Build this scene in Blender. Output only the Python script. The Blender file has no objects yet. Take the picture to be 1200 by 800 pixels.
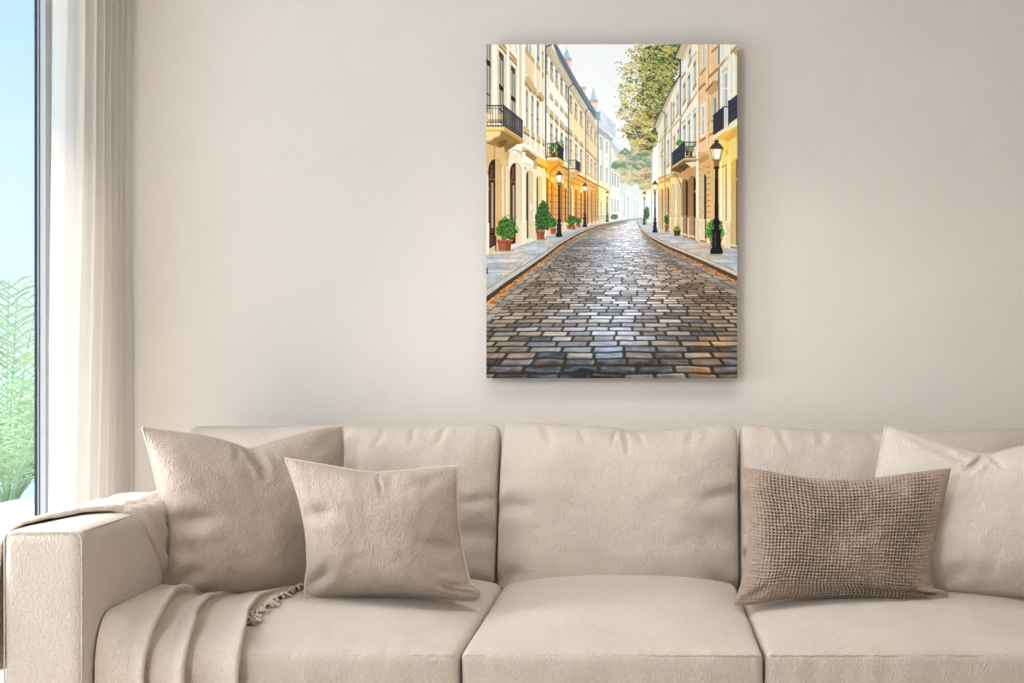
import bpy, bmesh, math, random
import numpy as np
from mathutils import Vector

F = 1100.0
VX, VY, CAMZ = 756.0, 421.0, 1.225
col = bpy.context.scene.collection

def P(px, py, Y):
    return ((px - VX) / F * Y, Y, CAMZ - (py - VY) / F * Y)

# ------------------------------------------------------------------ helpers
def link(o, parent=None):
    col.objects.link(o)
    if parent is not None:
        o.parent = parent
    return o

def tag(o, label=None, cat=None, group=None, kind=None):
    if label: o['label'] = label
    if cat: o['category'] = cat
    if group: o['group'] = group
    if kind: o['kind'] = kind
    return o

def empty(name, loc=(0, 0, 0)):
    o = bpy.data.objects.new(name, None)
    o.empty_display_size = 0.1
    o.location = loc
    link(o)
    return o

def mesh_obj(name, verts, faces, mats, parent=None, smooth=True, mat_idx=None):
    """Verts are world coordinates; the object is placed at its parent's origin."""
    v = np.asarray(verts, dtype=np.float64).reshape(-1, 3)
    if parent is not None:
        v = v - np.array(parent_loc(parent))
    me = bpy.data.meshes.new(name)
    me.from_pydata([tuple(p) for p in v], [], [tuple(int(i) for i in f) for f in faces])
    if not isinstance(mats, (list, tuple)): mats = [mats]
    for m in mats: me.materials.append(m)
    if mat_idx is not None:
        me.polygons.foreach_set('material_index', np.asarray(mat_idx, dtype=np.int32))
    me.polygons.foreach_set('use_smooth', np.full(len(me.polygons), smooth, dtype=bool))
    me.update()
    o = bpy.data.objects.new(name, me)
    return link(o, parent)

def parent_loc(p):
    loc = np.zeros(3)
    while p is not None:
        loc += np.array(p.location)
        p = p.parent
    return loc

class MB:
    def __init__(s): s.v, s.f = [], []
    def add(s, v, f):
        b = len(s.v)
        s.v += [tuple(map(float, p)) for p in v]
        s.f += [tuple(int(i) + b for i in q) for q in f]
        return s
    def box(s, x0, x1, y0, y1, z0, z1):
        v = [(x0,y0,z0),(x1,y0,z0),(x1,y1,z0),(x0,y1,z0),(x0,y0,z1),(x1,y0,z1),(x1,y1,z1),(x0,y1,z1)]
        f = [(0,3,2,1),(4,5,6,7),(0,1,5,4),(1,2,6,5),(2,3,7,6),(3,0,4,7)]
        return s.add(v, f)
    def grid(s, V, flip=False, closed_u=False):
        n, m, _ = V.shape
        idx = np.arange(n * m).reshape(n, m)
        if closed_u:
            idx = np.vstack([idx, idx[:1]])
        a, b, c, d = idx[:-1, :-1].ravel(), idx[1:, :-1].ravel(), idx[1:, 1:].ravel(), idx[:-1, 1:].ravel()
        f = np.stack([a, d, c, b] if flip else [a, b, c, d], 1)
        return s.add(V.reshape(-1, 3), f)
    def tube(s, pts, r, seg=8, closed=False, caps=True):
        pts = np.asarray(pts, float)
        n = len(pts)
        r = np.broadcast_to(np.asarray(r, float), (n,))
        if closed:
            tan = np.roll(pts, -1, 0) - np.roll(pts, 1, 0)
        else:
            tan = np.gradient(pts, axis=0)
        tan /= np.linalg.norm(tan, axis=1, keepdims=True) + 1e-12
        up = np.array([0, 0, 1.0]) if abs(tan[0, 2]) < .9 else np.array([1.0, 0, 0])
        nrm = np.zeros_like(pts)
        v = up - tan[0] * up.dot(tan[0]); v /= np.linalg.norm(v)
        for i in range(n):
            v = v - tan[i] * v.dot(tan[i]); v /= np.linalg.norm(v) + 1e-12
            nrm[i] = v
        bi = np.cross(tan, nrm)
        a = np.linspace(0, 2 * math.pi, seg, endpoint=False)
        V = pts[:, None, :] + r[:, None, None] * (np.cos(a)[None, :, None] * nrm[:, None, :] + np.sin(a)[None, :, None] * bi[:, None, :])
        b = len(s.v)
        s.v += [tuple(p) for p in V.reshape(-1, 3)]
        rng = n if closed else n - 1
        for i in range(rng):
            j = (i + 1) % n
            for k in range(seg):
                l = (k + 1) % seg
                s.f.append((b + i*seg + k, b + i*seg + l, b + j*seg + l, b + j*seg + k))
        if not closed and caps:
            s.f.append(tuple(b + k for k in range(seg))[::-1])
            s.f.append(tuple(b + (n-1)*seg + k for k in range(seg)))
        return s
    def build(s, name, mat, parent=None, smooth=True):
        return mesh_obj(name, s.v, s.f, mat, parent, smooth)

def bevel(o, w=0.004, seg=2):
    m = o.modifiers.new('bevel', 'BEVEL'); m.width = w; m.segments = seg; m.limit_method = 'ANGLE'
    return o

def vnoise(x, y, seed=0, period=257):
    """smooth value noise, numpy, roughly -1..1"""
    rs = np.random.RandomState(seed)
    L = rs.rand(period, period) * 2 - 1
    xi, yi = np.floor(x).astype(int), np.floor(y).astype(int)
    fx, fy = x - xi, y - yi
    fx = fx*fx*fx*(fx*(fx*6-15)+10); fy = fy*fy*fy*(fy*(fy*6-15)+10)
    g = lambda i, j: L[i % period, j % period]
    a = g(xi, yi)*(1-fx) + g(xi+1, yi)*fx
    b = g(xi, yi+1)*(1-fx) + g(xi+1, yi+1)*fx
    return a*(1-fy) + b*fy

def fbm(x, y, seed=0, octv=3, gain=.5):
    s, a, t = 0, 1.0, 0
    for k in range(octv):
        s = s + a * vnoise(x * 2**k + 17.3*k, y * 2**k + 5.1*k, seed + k)
        t += a; a *= gain
    return s / t

def srgb(r, g, b):
    f = lambda c: (c/255/12.92) if c/255 <= .04045 else ((c/255+.055)/1.055)**2.4
    return (f(r), f(g), f(b), 1)

# ------------------------------------------------------------------ materials
def new_mat(name):
    m = bpy.data.materials.new(name); m.use_nodes = True
    nt = m.node_tree
    b = nt.nodes['Principled BSDF']
    return m, nt, b

def simple(name, color, rough=.6, metal=0, spec=.5):
    m, nt, b = new_mat(name)
    b.inputs['Base Color'].default_value = color
    b.inputs['Roughness'].default_value = rough
    b.inputs['Metallic'].default_value = metal
    b.inputs['Specular IOR Level'].default_value = spec
    return m

def nd(nt, typ, **kw):
    n = nt.nodes.new(typ)
    for k, v in kw.items():
        if k in n.inputs: n.inputs[k].default_value = v
        else: setattr(n, k, v)
    return n

def fabric(name, c, var=.05, worm=.35, weave=.25, mott=6.0, sheen=.15):
    """woven upholstery linen: slubby colour variation, fine weave and raised slub bump"""
    m, nt, b = new_mat(name)
    L = nt.links.new
    tc = nd(nt, 'ShaderNodeTexCoord')
    # slub / mottling colour
    n1 = nd(nt, 'ShaderNodeTexNoise', Scale=mott, Detail=4.0, Roughness=.6)
    n2 = nd(nt, 'ShaderNodeTexNoise', Scale=420.0, Detail=2.0)
    L(tc.outputs['Object'], n1.inputs['Vector']); L(tc.outputs['Object'], n2.inputs['Vector'])
    mx = nd(nt, 'ShaderNodeMix', data_type='FLOAT'); mx.inputs['Factor'].default_value = .55
    L(n1.outputs['Fac'], mx.inputs['A']); L(n2.outputs['Fac'], mx.inputs['B'])
    cr = nd(nt, 'ShaderNodeValToRGB')
    lo = tuple(x * (1 - var*2) for x in c[:3]) + (1,); hi = tuple(min(1, x * (1 + var*1.6)) for x in c[:3]) + (1,)
    cr.color_ramp.elements[0].position = .32; cr.color_ramp.elements[0].color = lo
    cr.color_ramp.elements[1].position = .68; cr.color_ramp.elements[1].color = hi
    L(mx.outputs['Result'], cr.inputs['Fac']); L(cr.outputs['Color'], b.inputs['Base Color'])
    # raised slubs: thin contour lines of a distorted noise
    n3 = nd(nt, 'ShaderNodeTexNoise', Scale=48.0, Detail=1.5, Distortion=1.2)
    mp = nd(nt, 'ShaderNodeMapping'); mp.inputs['Scale'].default_value = (1.5, 1.5, .8)
    L(tc.outputs['Object'], mp.inputs['Vector']); L(mp.outputs['Vector'], n3.inputs['Vector'])
    s1 = nd(nt, 'ShaderNodeMath', operation='SUBTRACT'); s1.inputs[1].default_value = .5
    s2 = nd(nt, 'ShaderNodeMath', operation='ABSOLUTE')
    s3 = nd(nt, 'ShaderNodeMapRange'); s3.inputs['From Min'].default_value = 0; s3.inputs['From Max'].default_value = .10
    s3.inputs['To Min'].default_value = 1; s3.inputs['To Max'].default_value = 0
    L(n3.outputs['Fac'], s1.inputs[0]); L(s1.outputs[0], s2.inputs[0]); L(s2.outputs[0], s3.inputs['Value'])
    bp1 = nd(nt, 'ShaderNodeBump', Strength=worm, Distance=.0030)
    L(s3.outputs['Result'], bp1.inputs['Height'])
    n4 = nd(nt, 'ShaderNodeTexNoise', Scale=700.0, Detail=1.0)
    L(tc.outputs['Object'], n4.inputs['Vector'])
    bp2 = nd(nt, 'ShaderNodeBump', Strength=weave, Distance=.001)
    L(n4.outputs['Fac'], bp2.inputs['Height']); L(bp1.outputs['Normal'], bp2.inputs['Normal'])
    L(bp2.outputs['Normal'], b.inputs['Normal'])
    b.inputs['Roughness'].default_value = .92
    b.inputs['Specular IOR Level'].default_value = .12
    b.inputs['Sheen Weight'].default_value = sheen
    b.inputs['Sheen Roughness'].default_value = .5
    return m

M = {}
M['sofa'] = fabric('sofa_linen', srgb(193, 179, 168), worm=.5)
M['cushion'] = fabric('cushion_linen', srgb(165, 149, 136), worm=.6)
M['pale'] = fabric('lit_linen', srgb(210, 197, 187), worm=.5)  # lighter linen for the right pillow, window light put into its colour
M['piping'] = fabric('piping_linen', srgb(184, 170, 158), worm=.1)
M['throw'] = fabric('throw_wool', srgb(194, 179, 166), worm=.55, weave=.5)
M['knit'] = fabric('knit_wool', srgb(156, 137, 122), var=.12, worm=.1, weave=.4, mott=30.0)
def _hole_shade(m):  # darkens the holes of the knit, their shade put into the base colour
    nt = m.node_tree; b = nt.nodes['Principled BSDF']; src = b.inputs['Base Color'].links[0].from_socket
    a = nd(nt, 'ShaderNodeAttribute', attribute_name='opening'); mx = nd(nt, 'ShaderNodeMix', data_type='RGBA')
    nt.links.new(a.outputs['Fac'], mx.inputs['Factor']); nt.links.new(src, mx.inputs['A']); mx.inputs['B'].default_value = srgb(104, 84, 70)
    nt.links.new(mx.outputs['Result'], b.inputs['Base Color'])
_hole_shade(M['knit'])

def wall_mat(name, c):
    m, nt, b = new_mat(name); L = nt.links.new
    tc = nd(nt, 'ShaderNodeTexCoord')
    n1 = nd(nt, 'ShaderNodeTexNoise', Scale=2.2, Detail=6.0, Roughness=.62)
    L(tc.outputs['Object'], n1.inputs['Vector'])
    cr = nd(nt, 'ShaderNodeValToRGB')
    cr.color_ramp.elements[0].position = .3; cr.color_ramp.elements[0].color = tuple(x*.955 for x in c[:3]) + (1,)
    cr.color_ramp.elements[1].position = .7; cr.color_ramp.elements[1].color = tuple(x*1.03 for x in c[:3]) + (1,)
    n0 = nd(nt, 'ShaderNodeTexNoise', Scale=170.0, Detail=3.0); L(tc.outputs['Object'], n0.inputs['Vector'])
    mf = nd(nt, 'ShaderNodeMix', data_type='FLOAT'); mf.inputs['Factor'].default_value = .35
    L(n1.outputs['Fac'], mf.inputs['A']); L(n0.outputs['Fac'], mf.inputs['B'])
    L(mf.outputs['Result'], cr.inputs['Fac']); L(cr.outputs['Color'], b.inputs['Base Color'])
    n2 = nd(nt, 'ShaderNodeTexNoise', Scale=130.0, Detail=3.0)
    L(tc.outputs['Object'], n2.inputs['Vector'])
    bp = nd(nt, 'ShaderNodeBump', Strength=.35, Distance=.003)
    L(n2.outputs['Fac'], bp.inputs['Height'])
    n3 = nd(nt, 'ShaderNodeTexNoise', Scale=9.0, Detail=3.0)
    L(tc.outputs['Object'], n3.inputs['Vector'])
    bp2 = nd(nt, 'ShaderNodeBump', Strength=.12, Distance=.012)
    L(n3.outputs['Fac'], bp2.inputs['Height']); L(bp.outputs['Normal'], bp2.inputs['Normal'])
    L(bp2.outputs['Normal'], b.inputs['Normal'])
    b.inputs['Roughness'].default_value = .95; b.inputs['Specular IOR Level'].default_value = .1
    return m
M['wall'] = wall_mat('plaster_greige', srgb(218, 209, 201))
M['ceiling'] = simple('ceiling_white', srgb(232, 228, 222), .95, spec=.1)
M['alu'] = simple('light_grey_aluminium', srgb(206, 207, 208), .45, .25)
M['gasket'] = simple('dark_gasket', srgb(70, 76, 84), .6)

# ------------------------------------------------------------------ room shell
WY = 3.55          # back wall
LX, RX = -2.10, 2.45
FY = -1.7          # open end of the room behind the camera
CH = 2.72
WTOP = 2.66
o = MB().box(LX-.15, RX+.15, WY, WY+.15, 0, CH).build('wall_back', M['wall'], smooth=False); tag(o, kind='structure')
o = MB().box(LX-.15, RX+.15, FY-.15, FY, 0, CH).build('wall_front', M['wall'], smooth=False); tag(o, kind='structure')
o = MB().box(RX, RX+.15, FY, WY, 0, CH).build('wall_right', M['wall'], smooth=False); tag(o, kind='structure')
o = MB().box(LX-.15, LX, 3.50, WY, 0, CH).box(LX-.15, LX, FY, 3.50, WTOP, CH).build('wall_left', M['wall'], smooth=False); tag(o, kind='structure')
o = MB().box(LX-.15, RX+.15, FY, WY+.15, CH, CH+.12).build('ceiling', M['ceiling'], smooth=False); tag(o, kind='structure')

def floor_mat():
    m, nt, b = new_mat('oak_floor'); L = nt.links.new
    tc = nd(nt, 'ShaderNodeTexCoord')
    br = nd(nt, 'ShaderNodeTexBrick'); br.offset = .37
    br.inputs['Scale'].default_value = 1.0; br.inputs['Brick Width'].default_value = 1.5; br.inputs['Row Height'].default_value = .16
    br.inputs['Mortar Size'].default_value = .0025
    br.inputs['Color1'].default_value = srgb(226, 214, 198); br.inputs['Color2'].default_value = srgb(218, 204, 186); br.inputs['Mortar'].default_value = srgb(170, 152, 132)
    L(tc.outputs['Object'], br.inputs['Vector']); L(br.outputs['Color'], b.inputs['Base Color'])
    b.inputs['Roughness'].default_value = .5
    return m
o = MB().box(LX-.15, RX+.15, FY, WY+.15, -.1, 0).build('floor', floor_mat(), smooth=False); tag(o, kind='structure')
o = MB().box(LX, RX, WY-.015, WY, 0, .09).build('baseboard_back', M['ceiling'], smooth=False); tag(o, kind='structure')

# window: sliding glass door in the left wall
def glass_mat():
    m = bpy.data.materials.new('clear_glass'); m.use_nodes = True
    nt = m.node_tree; nt.nodes.clear(); L = nt.links.new
    out = nd(nt, 'ShaderNodeOutputMaterial'); mix = nd(nt, 'ShaderNodeMixShader')
    tr = nd(nt, 'ShaderNodeBsdfTransparent'); gl = nd(nt, 'ShaderNodeBsdfGlossy')
    tr.inputs['Color'].default_value = (.97, .985, .98, 1); gl.inputs['Roughness'].default_value = .0
    gl.inputs['Color'].default_value = (.9, .9, .9, 1)
    lw = nd(nt, 'ShaderNodeLayerWeight'); pw = nd(nt, 'ShaderNodeMath', operation='POWER'); pw.inputs[1].default_value = 4.0
    mr = nd(nt, 'ShaderNodeMapRange'); mr.inputs['To Min'].default_value = .025; mr.inputs['To Max'].default_value = .9
    L(lw.outputs['Facing'], pw.inputs[0]); L(pw.outputs[0], mr.inputs['Value']); L(mr.outputs['Result'], mix.inputs[0])
    L(tr.outputs[0], mix.inputs[1]); L(gl.outputs[0], mix.inputs[2]); L(mix.outputs[0], out.inputs['Surface'])
    return m
win = empty('window_1', (LX, .8, 0)); tag(win, kind='structure')
OX = LX-.15        # the glazing sits flush with the outer face of the wall
fr = MB()
fr.box(OX-.002, OX+.035, 3.468, 3.50, 0, WTOP)               # jamb by the curtain
fr.box(OX-.002, OX+.035, FY, 3.468, WTOP-.06, WTOP)          # head
fr.box(OX-.002, OX+.035, FY, 3.468, 0, .05)                  # track
fr.box(OX-.002, OX+.035, FY, FY+.06, .05, WTOP-.06)
fr.box(OX-.002, OX+.035, .35, .42, .05, WTOP-.06)            # meeting stile
bevel(fr.build('frame', M['alu'], win, smooth=False), .003)
ga = MB().box(OX-.0025, OX+.0035, 3.462, 3.4682, .05, WTOP-.06).box(OX+.0115, OX+.0150, 3.4665, 3.4682, .02, WTOP-.02)
ga.build('gasket', M['gasket'], win, smooth=False)
MB().box(OX+.0005, OX+.003, FY+.06, .35, .05, WTOP-.06).build('pane', glass_mat(), win, smooth=False)
MB().box(OX+.0005, OX+.003, .42, 3.462, .05, WTOP-.06).build('pane', bpy.data.materials['clear_glass'], win, smooth=False)

# ------------------------------------------------------------------ curtain
def curtain():
    m = bpy.data.materials.new('sheer_linen'); m.use_nodes = True
    nt = m.node_tree; nt.nodes.clear(); L = nt.links.new
    out = nd(nt, 'ShaderNodeOutputMaterial')
    df = nd(nt, 'ShaderNodeBsdfDiffuse'); tl = nd(nt, 'ShaderNodeBsdfTranslucent'); tp = nd(nt, 'ShaderNodeBsdfTransparent')
    c = srgb(250, 246, 242)
    df.inputs['Color'].default_value = c; tl.inputs['Color'].default_value = c
    m1 = nd(nt, 'ShaderNodeMixShader'); m1.inputs[0].default_value = .66
    m2 = nd(nt, 'ShaderNodeMixShader'); m2.inputs[0].default_value = .10
    tc = nd(nt, 'ShaderNodeTexCoord'); n = nd(nt, 'ShaderNodeTexNoise', Scale=500.0); L(tc.outputs['Object'], n.inputs['Vector'])
    bp = nd(nt, 'ShaderNodeBump', Strength=.15, Distance=.001); L(n.outputs['Fac'], bp.inputs['Height'])
    L(bp.outputs['Normal'], df.inputs['Normal'])
    L(df.outputs[0], m1.inputs[1]); L(tl.outputs[0], m1.inputs[2]); L(m1.outputs[0], m2.inputs[1]); L(tp.outputs[0], m2.inputs[2])
    L(m2.outputs[0], out.inputs['Surface'])
    nu, nv = 420, 90
    u = np.linspace(0, 1, nu)[:, None]; v = np.linspace(0, 1, nv)[None, :]
    # folds: phase grows so that folds tighten toward the back wall
    ph = 2*math.pi*(1.2*u + 7.0*u**1.6)
    amp = (.022 + .022*np.sin(math.pi*np.clip(u*1.1, 0, 1))) * (.75 + .25*v)
    sway = .012*np.sin(3*v + 6*u)
    X = -1.990 + amp*np.sin(ph + sway*14) + .010*np.sin(2*ph + 1.3 + 1.5*v) + .045*u
    Y = 3.105 + .427*u + .008*np.cos(ph*1.0 + .4) - .014*(1-v)*(1-u) *0 + .02*v*(u < 2)*(1-u) + .004*np.sin(9*v+5*u)
    Z = .02 + (2.68-.02)*v + 0*u
    Y = Y + (.03*(v-.55))*(1-u)
    V = np.stack([X + 0*v, Y, Z], -1)
    cu = MB().grid(V).build('sheer_curtain', m)
    s = cu.modifiers.new('thick', 'SOLIDIFY'); s.thickness = .0012
    tag(cu, 'floor length white sheer curtain gathered in soft folds beside the tall window', 'curtain')
curtain()

# ------------------------------------------------------------------ outside
def outside():
    ter = MB().box(-5.6, LX-.155, -3, 14, -.14, -.02).build('terrace_floor', simple('pale_terrace_stone', srgb(200, 204, 207), .6), smooth=False)
    tag(ter, kind='structure')
    m, nt, b = new_mat('hazy_sea'); b.inputs['Base Color'].default_value = srgb(120, 160, 188); b.inputs['Roughness'].default_value = .6
    n = nd(nt, 'ShaderNodeTexNoise', Scale=.6, Detail=4.0); bp = nd(nt, 'ShaderNodeBump', Strength=.2, Distance=.1)
    tc = nd(nt, 'ShaderNodeTexCoord'); nt.links.new(tc.outputs['Object'], n.inputs['Vector'])
    nt.links.new(n.outputs['Fac'], bp.inputs['Height']); nt.links.new(bp.outputs['Normal'], b.inputs['Normal'])
    sea = MB().add([(-900, -300, -7), (-5.6, -300, -7), (-5.6, 1400, -7), (-900, 1400, -7)], [(0, 1, 2, 3)]).build('sea', m, smooth=False)
    tag(sea, kind='structure')
    rs = random.Random(4)
    base = Vector((-5.95, 8.9, -7.0)); crown = Vector((-6.05, 8.9, -.25))
    root = empty('palm_tree', tuple(base))
    tag(root, 'feathery green palm tree outside the tall window', 'palm tree')
    tm = simple('palm_bark', srgb(150, 136, 112), .9)
    lm, lnt, lb = new_mat('palm_leaf')
    lb.inputs['Base Color'].default_value = srgb(150, 176, 112); lb.inputs['Roughness'].default_value = .55
    nn = nd(lnt, 'ShaderNodeTexNoise', Scale=2.5); tcc = nd(lnt, 'ShaderNodeTexCoord'); lnt.links.new(tcc.outputs['Object'], nn.inputs['Vector'])
    rr = nd(lnt, 'ShaderNodeValToRGB'); rr.color_ramp.elements[0].position = .35; rr.color_ramp.elements[0].color = srgb(148, 172, 122)
    rr.color_ramp.elements[1].position = .65; rr.color_ramp.elements[1].color = srgb(200, 210, 162)  # leaf greens paled, outdoor haze put into the colour
    lnt.links.new(nn.outputs['Fac'], rr.inputs['Fac']); lnt.links.new(rr.outputs['Color'], lb.inputs['Base Color'])
    lb.inputs['Subsurface Weight'].default_value = 0
    zz = np.linspace(0, 1, 40)
    MB().tube(np.stack([base.x + (crown.x-base.x)*zz + .05*np.sin(5*zz), base.y + 0*zz, base.z + (crown.z-base.z)*zz], 1), .13 - .03*zz + .008*np.sin(zz*200), 12).build('trunk', tm, root)
    for k in range(28):
        az = k*2.39996 + rs.uniform(-.2, .2)
        el = rs.uniform(.35, 1.5)
        ln = rs.uniform(1.5, 2.6)
        d = Vector((math.cos(az)*math.cos(el), math.sin(az)*math.cos(el), math.sin(el)))
        mb = MB(); pts = []
        p = crown.copy(); dd = d.copy(); N = 26
        for i in range(N):
            pts.append(p.copy()); p = p + dd*(ln/N)
            dd = (dd + Vector((0, 0, -1))*(.018 + .03*i/N)).normalized()
        mb.tube([tuple(q) for q in pts], np.linspace(.016, .003, N), 5)
        for i in range(4, N-1):
            t = (pts[min(i+1, N-1)] - pts[i-1]).normalized()
            side = t.cross(Vector((0, 0, 1))).normalized() if abs(t.z) < .97 else Vector((1, 0, 0))
            up = side.cross(t)
            L = .48*math.sin(math.pi*min(1, (i+2)/(N+3)))**.7 + .06
            for sub in (0,):
              b0 = pts[i] + (pts[i+1]-pts[i])*sub
              for sg in (-1, 1):
                dr = (side*sg*.85 + t*.75 + up*.15 + Vector((rs.uniform(-.1, .1), rs.uniform(-.1, .1), -.22+rs.uniform(-.12, .1)))).normalized()
                w = t*.011
                e = b0 + dr*L*rs.uniform(.85, 1.05); mi = b0 + dr*L*.5 + Vector((0, 0, .02))
                e = e + Vector((0, 0, -.06*L))
                mb.add([b0-w*.6, b0+w*.6, mi+w, mi-w, e], [(0, 1, 2, 3), (3, 2, 4)])
        mb.build('frond', lm, root)
outside()
# ------------------------------------------------------------------ soft shapes
def resample(pl, n):
    """smooth (Catmull-Rom) polyline -> n points, even arc length"""
    p = np.asarray(pl, float)
    if len(p) == 2:
        t = np.linspace(0, 1, n)[:, None]
        return p[0]*(1-t) + p[1]*t
    q = np.vstack([2*p[0]-p[1], p, 2*p[-1]-p[-2]])
    out = []
    for i in range(1, len(q)-2):
        for t in np.linspace(0, 1, 24, endpoint=False):
            a, b, c, d = q[i-1], q[i], q[i+1], q[i+2]
            out.append(.5*((2*b) + (c-a)*t + (2*a-5*b+4*c-d)*t*t + (3*b-a-3*c+d)*t**3))
    out.append(p[-1]); out = np.array(out)
    s = np.concatenate([[0], np.cumsum(np.linalg.norm(np.diff(out, axis=0), axis=1))])
    ss = np.linspace(0, s[-1], n)
    return np.stack([np.interp(ss, s, out[:, k]) for k in range(2)], 1)

def seg_dist(U, V, a, b, asp):
    ax, ay = a[0]*asp, a[1]; bx, by = b[0]*asp, b[1]
    dx, dy = bx-ax, by-ay
    L2 = dx*dx+dy*dy + 1e-9
    t = np.clip(((U*asp-ax)*dx + (V-ay)*dy)/L2, 0, 1)
    return np.hypot(U*asp-(ax+t*dx), V-(ay+t*dy)), t

def soft_cushion(name, top, right, bottom, left, Yb, Yt, T, mat, parent=None, p=2.2, q=.55, back=.8, creases=(), seed=1,
                 lump=.012, n=150, fine=None, edge=None, fall=1.0, pucker=.0035, yaw=0.0):
    """A stuffed cushion: outline edges (drawn at the cushion's own distance), swollen both ways."""
    lin = np.linspace(-1, 1, n)
    a = np.sin(lin*math.pi/2)*.35 + lin*.65
    u = (a+1)/2
    te, be = resample(top, n*4), resample(bottom, n*4)
    le, re = resample(left, n*4), resample(right, n*4)
    ip = lambda e: np.stack([np.interp(u, np.linspace(0, 1, n*4), e[:, k]) for k in range(2)], 1)
    te, be, le, re = ip(te), ip(be), ip(le), ip(re)
    U, V = np.meshgrid(u, u)       # V down
    c = ((1-V)[..., None]*te[None] + V[..., None]*be[None] + (1-U)[..., None]*le[:, None] + U[..., None]*re[:, None]
         - ((1-U)*(1-V))[..., None]*te[0] - (U*(1-V))[..., None]*te[-1] - ((1-U)*V)[..., None]*be[0] - (U*V)[..., None]*be[-1])
    py0, py1 = te[:, 1].min(), be[:, 1].max()
    f = np.clip((c[..., 1]-py0)/(py1-py0), -.05, 1.05)
    Y = Yt + (Yb-Yt)*f + yaw*(U-.5)
    X = (c[..., 0]-VX)/F*Y; Z = CAMZ-(c[..., 1]-VY)/F*Y
    asp = (X.max()-X.min())/(Z.max()-Z.min())
    A, B = 2*U-1, 2*V-1
    prof = (np.clip(1-np.abs(A)**p, 0, 1)*np.clip(1-np.abs(B)**p, 0, 1))**q
    dz = Yb-Yt; hz = Z.max()-Z.min()
    nv = np.array([yaw/(X.max()-X.min()), -1.0, -dz/hz]); nv = nv/np.linalg.norm(nv)      # front normal of the leaning mid plane
    if nv[1] > 0: nv = -nv
    off = T*prof*(1 + .25*(V-.5)*fall)
    off = off + lump*fbm(U*3.2*asp, V*3.2, seed, 3)*np.minimum(1, prof*1.6)
    et, es = np.exp(-(1-np.abs(B))/.16), np.exp(-(1-np.abs(A))/.16)
    side = np.sign(A)*3.7; vert = np.sign(B)*5.3
    pk = vnoise(U*17*asp+vert, V*3.0+seed, seed+31)*et + vnoise(V*17+side, U*3.0*asp+seed, seed+37)*es
    pk2 = vnoise(U*34*asp+vert, V*6.0+seed, seed+41)*et + vnoise(V*34+side, U*6.0*asp+seed, seed+43)*es
    off = off + (pucker*pk + pucker*.45*pk2)*np.minimum(1, prof*2.2)
    # long soft drag folds
    off = off + pucker*.3*(1-np.abs(fbm((U*asp*2+V)*2.1, (V-U*.3)*6.5, seed+51, 2))*2)*np.minimum(1, prof*1.2)
    for (a0, b0, wd, dp) in creases:
        d, t = seg_dist(U, V, a0, b0, asp)
        taper = np.clip(np.minimum(t*4, (1-t)*3)+.15, 0, 1)
        g = np.exp(-(d/wd)**2)
        ridge = np.exp(-((d-wd*2.1)/(wd*1.1))**2)*.35
        off = off - dp*(g-ridge)*taper*np.minimum(1, prof*2.5)
    if fine is not None: off = off + fine(U, V, asp)*np.minimum(1, prof*3)
    m = nv[None, None, :]
    base = np.stack([X, Y, Z], -1)
    fr = base + off[..., None]*m
    bk = base - (T*back*prof)[..., None]*m
    mb = MB()
    idx = np.arange(n*n).reshape(n, n)
    bidx = idx.copy()
    inner = np.zeros((n, n), bool); inner[1:-1, 1:-1] = True
    bidx[inner] = n*n + np.arange(inner.sum())
    verts = np.vstack([fr.reshape(-1, 3), bk[inner]])
    q4 = lambda I, fl: np.stack([I[:-1, :-1].ravel(), I[:-1, 1:].ravel(), I[1:, 1:].ravel(), I[1:, :-1].ravel()][::(-1 if fl else 1)], 1)
    faces = np.vstack([q4(idx, True), q4(bidx, False)])
    loop = np.concatenate([base[0, :-1], base[:-1, -1], base[-1, :0:-1], base[:0:-1, 0]])
    return verts, faces, loop

def finish(name, data, mat, parent=None, piping=None, pr=.0035, pipe_mat=None):
    v, f, loop = data
    o = mesh_obj(name, v, f, mat, parent)
    if piping:
        lp = loop[::2]
        pmesh = MB().tube(lp, pr, 8, closed=True)
        child = mesh_obj(piping, pmesh.v, pmesh.f, pipe_mat or M['piping'], o)
    return o

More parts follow.
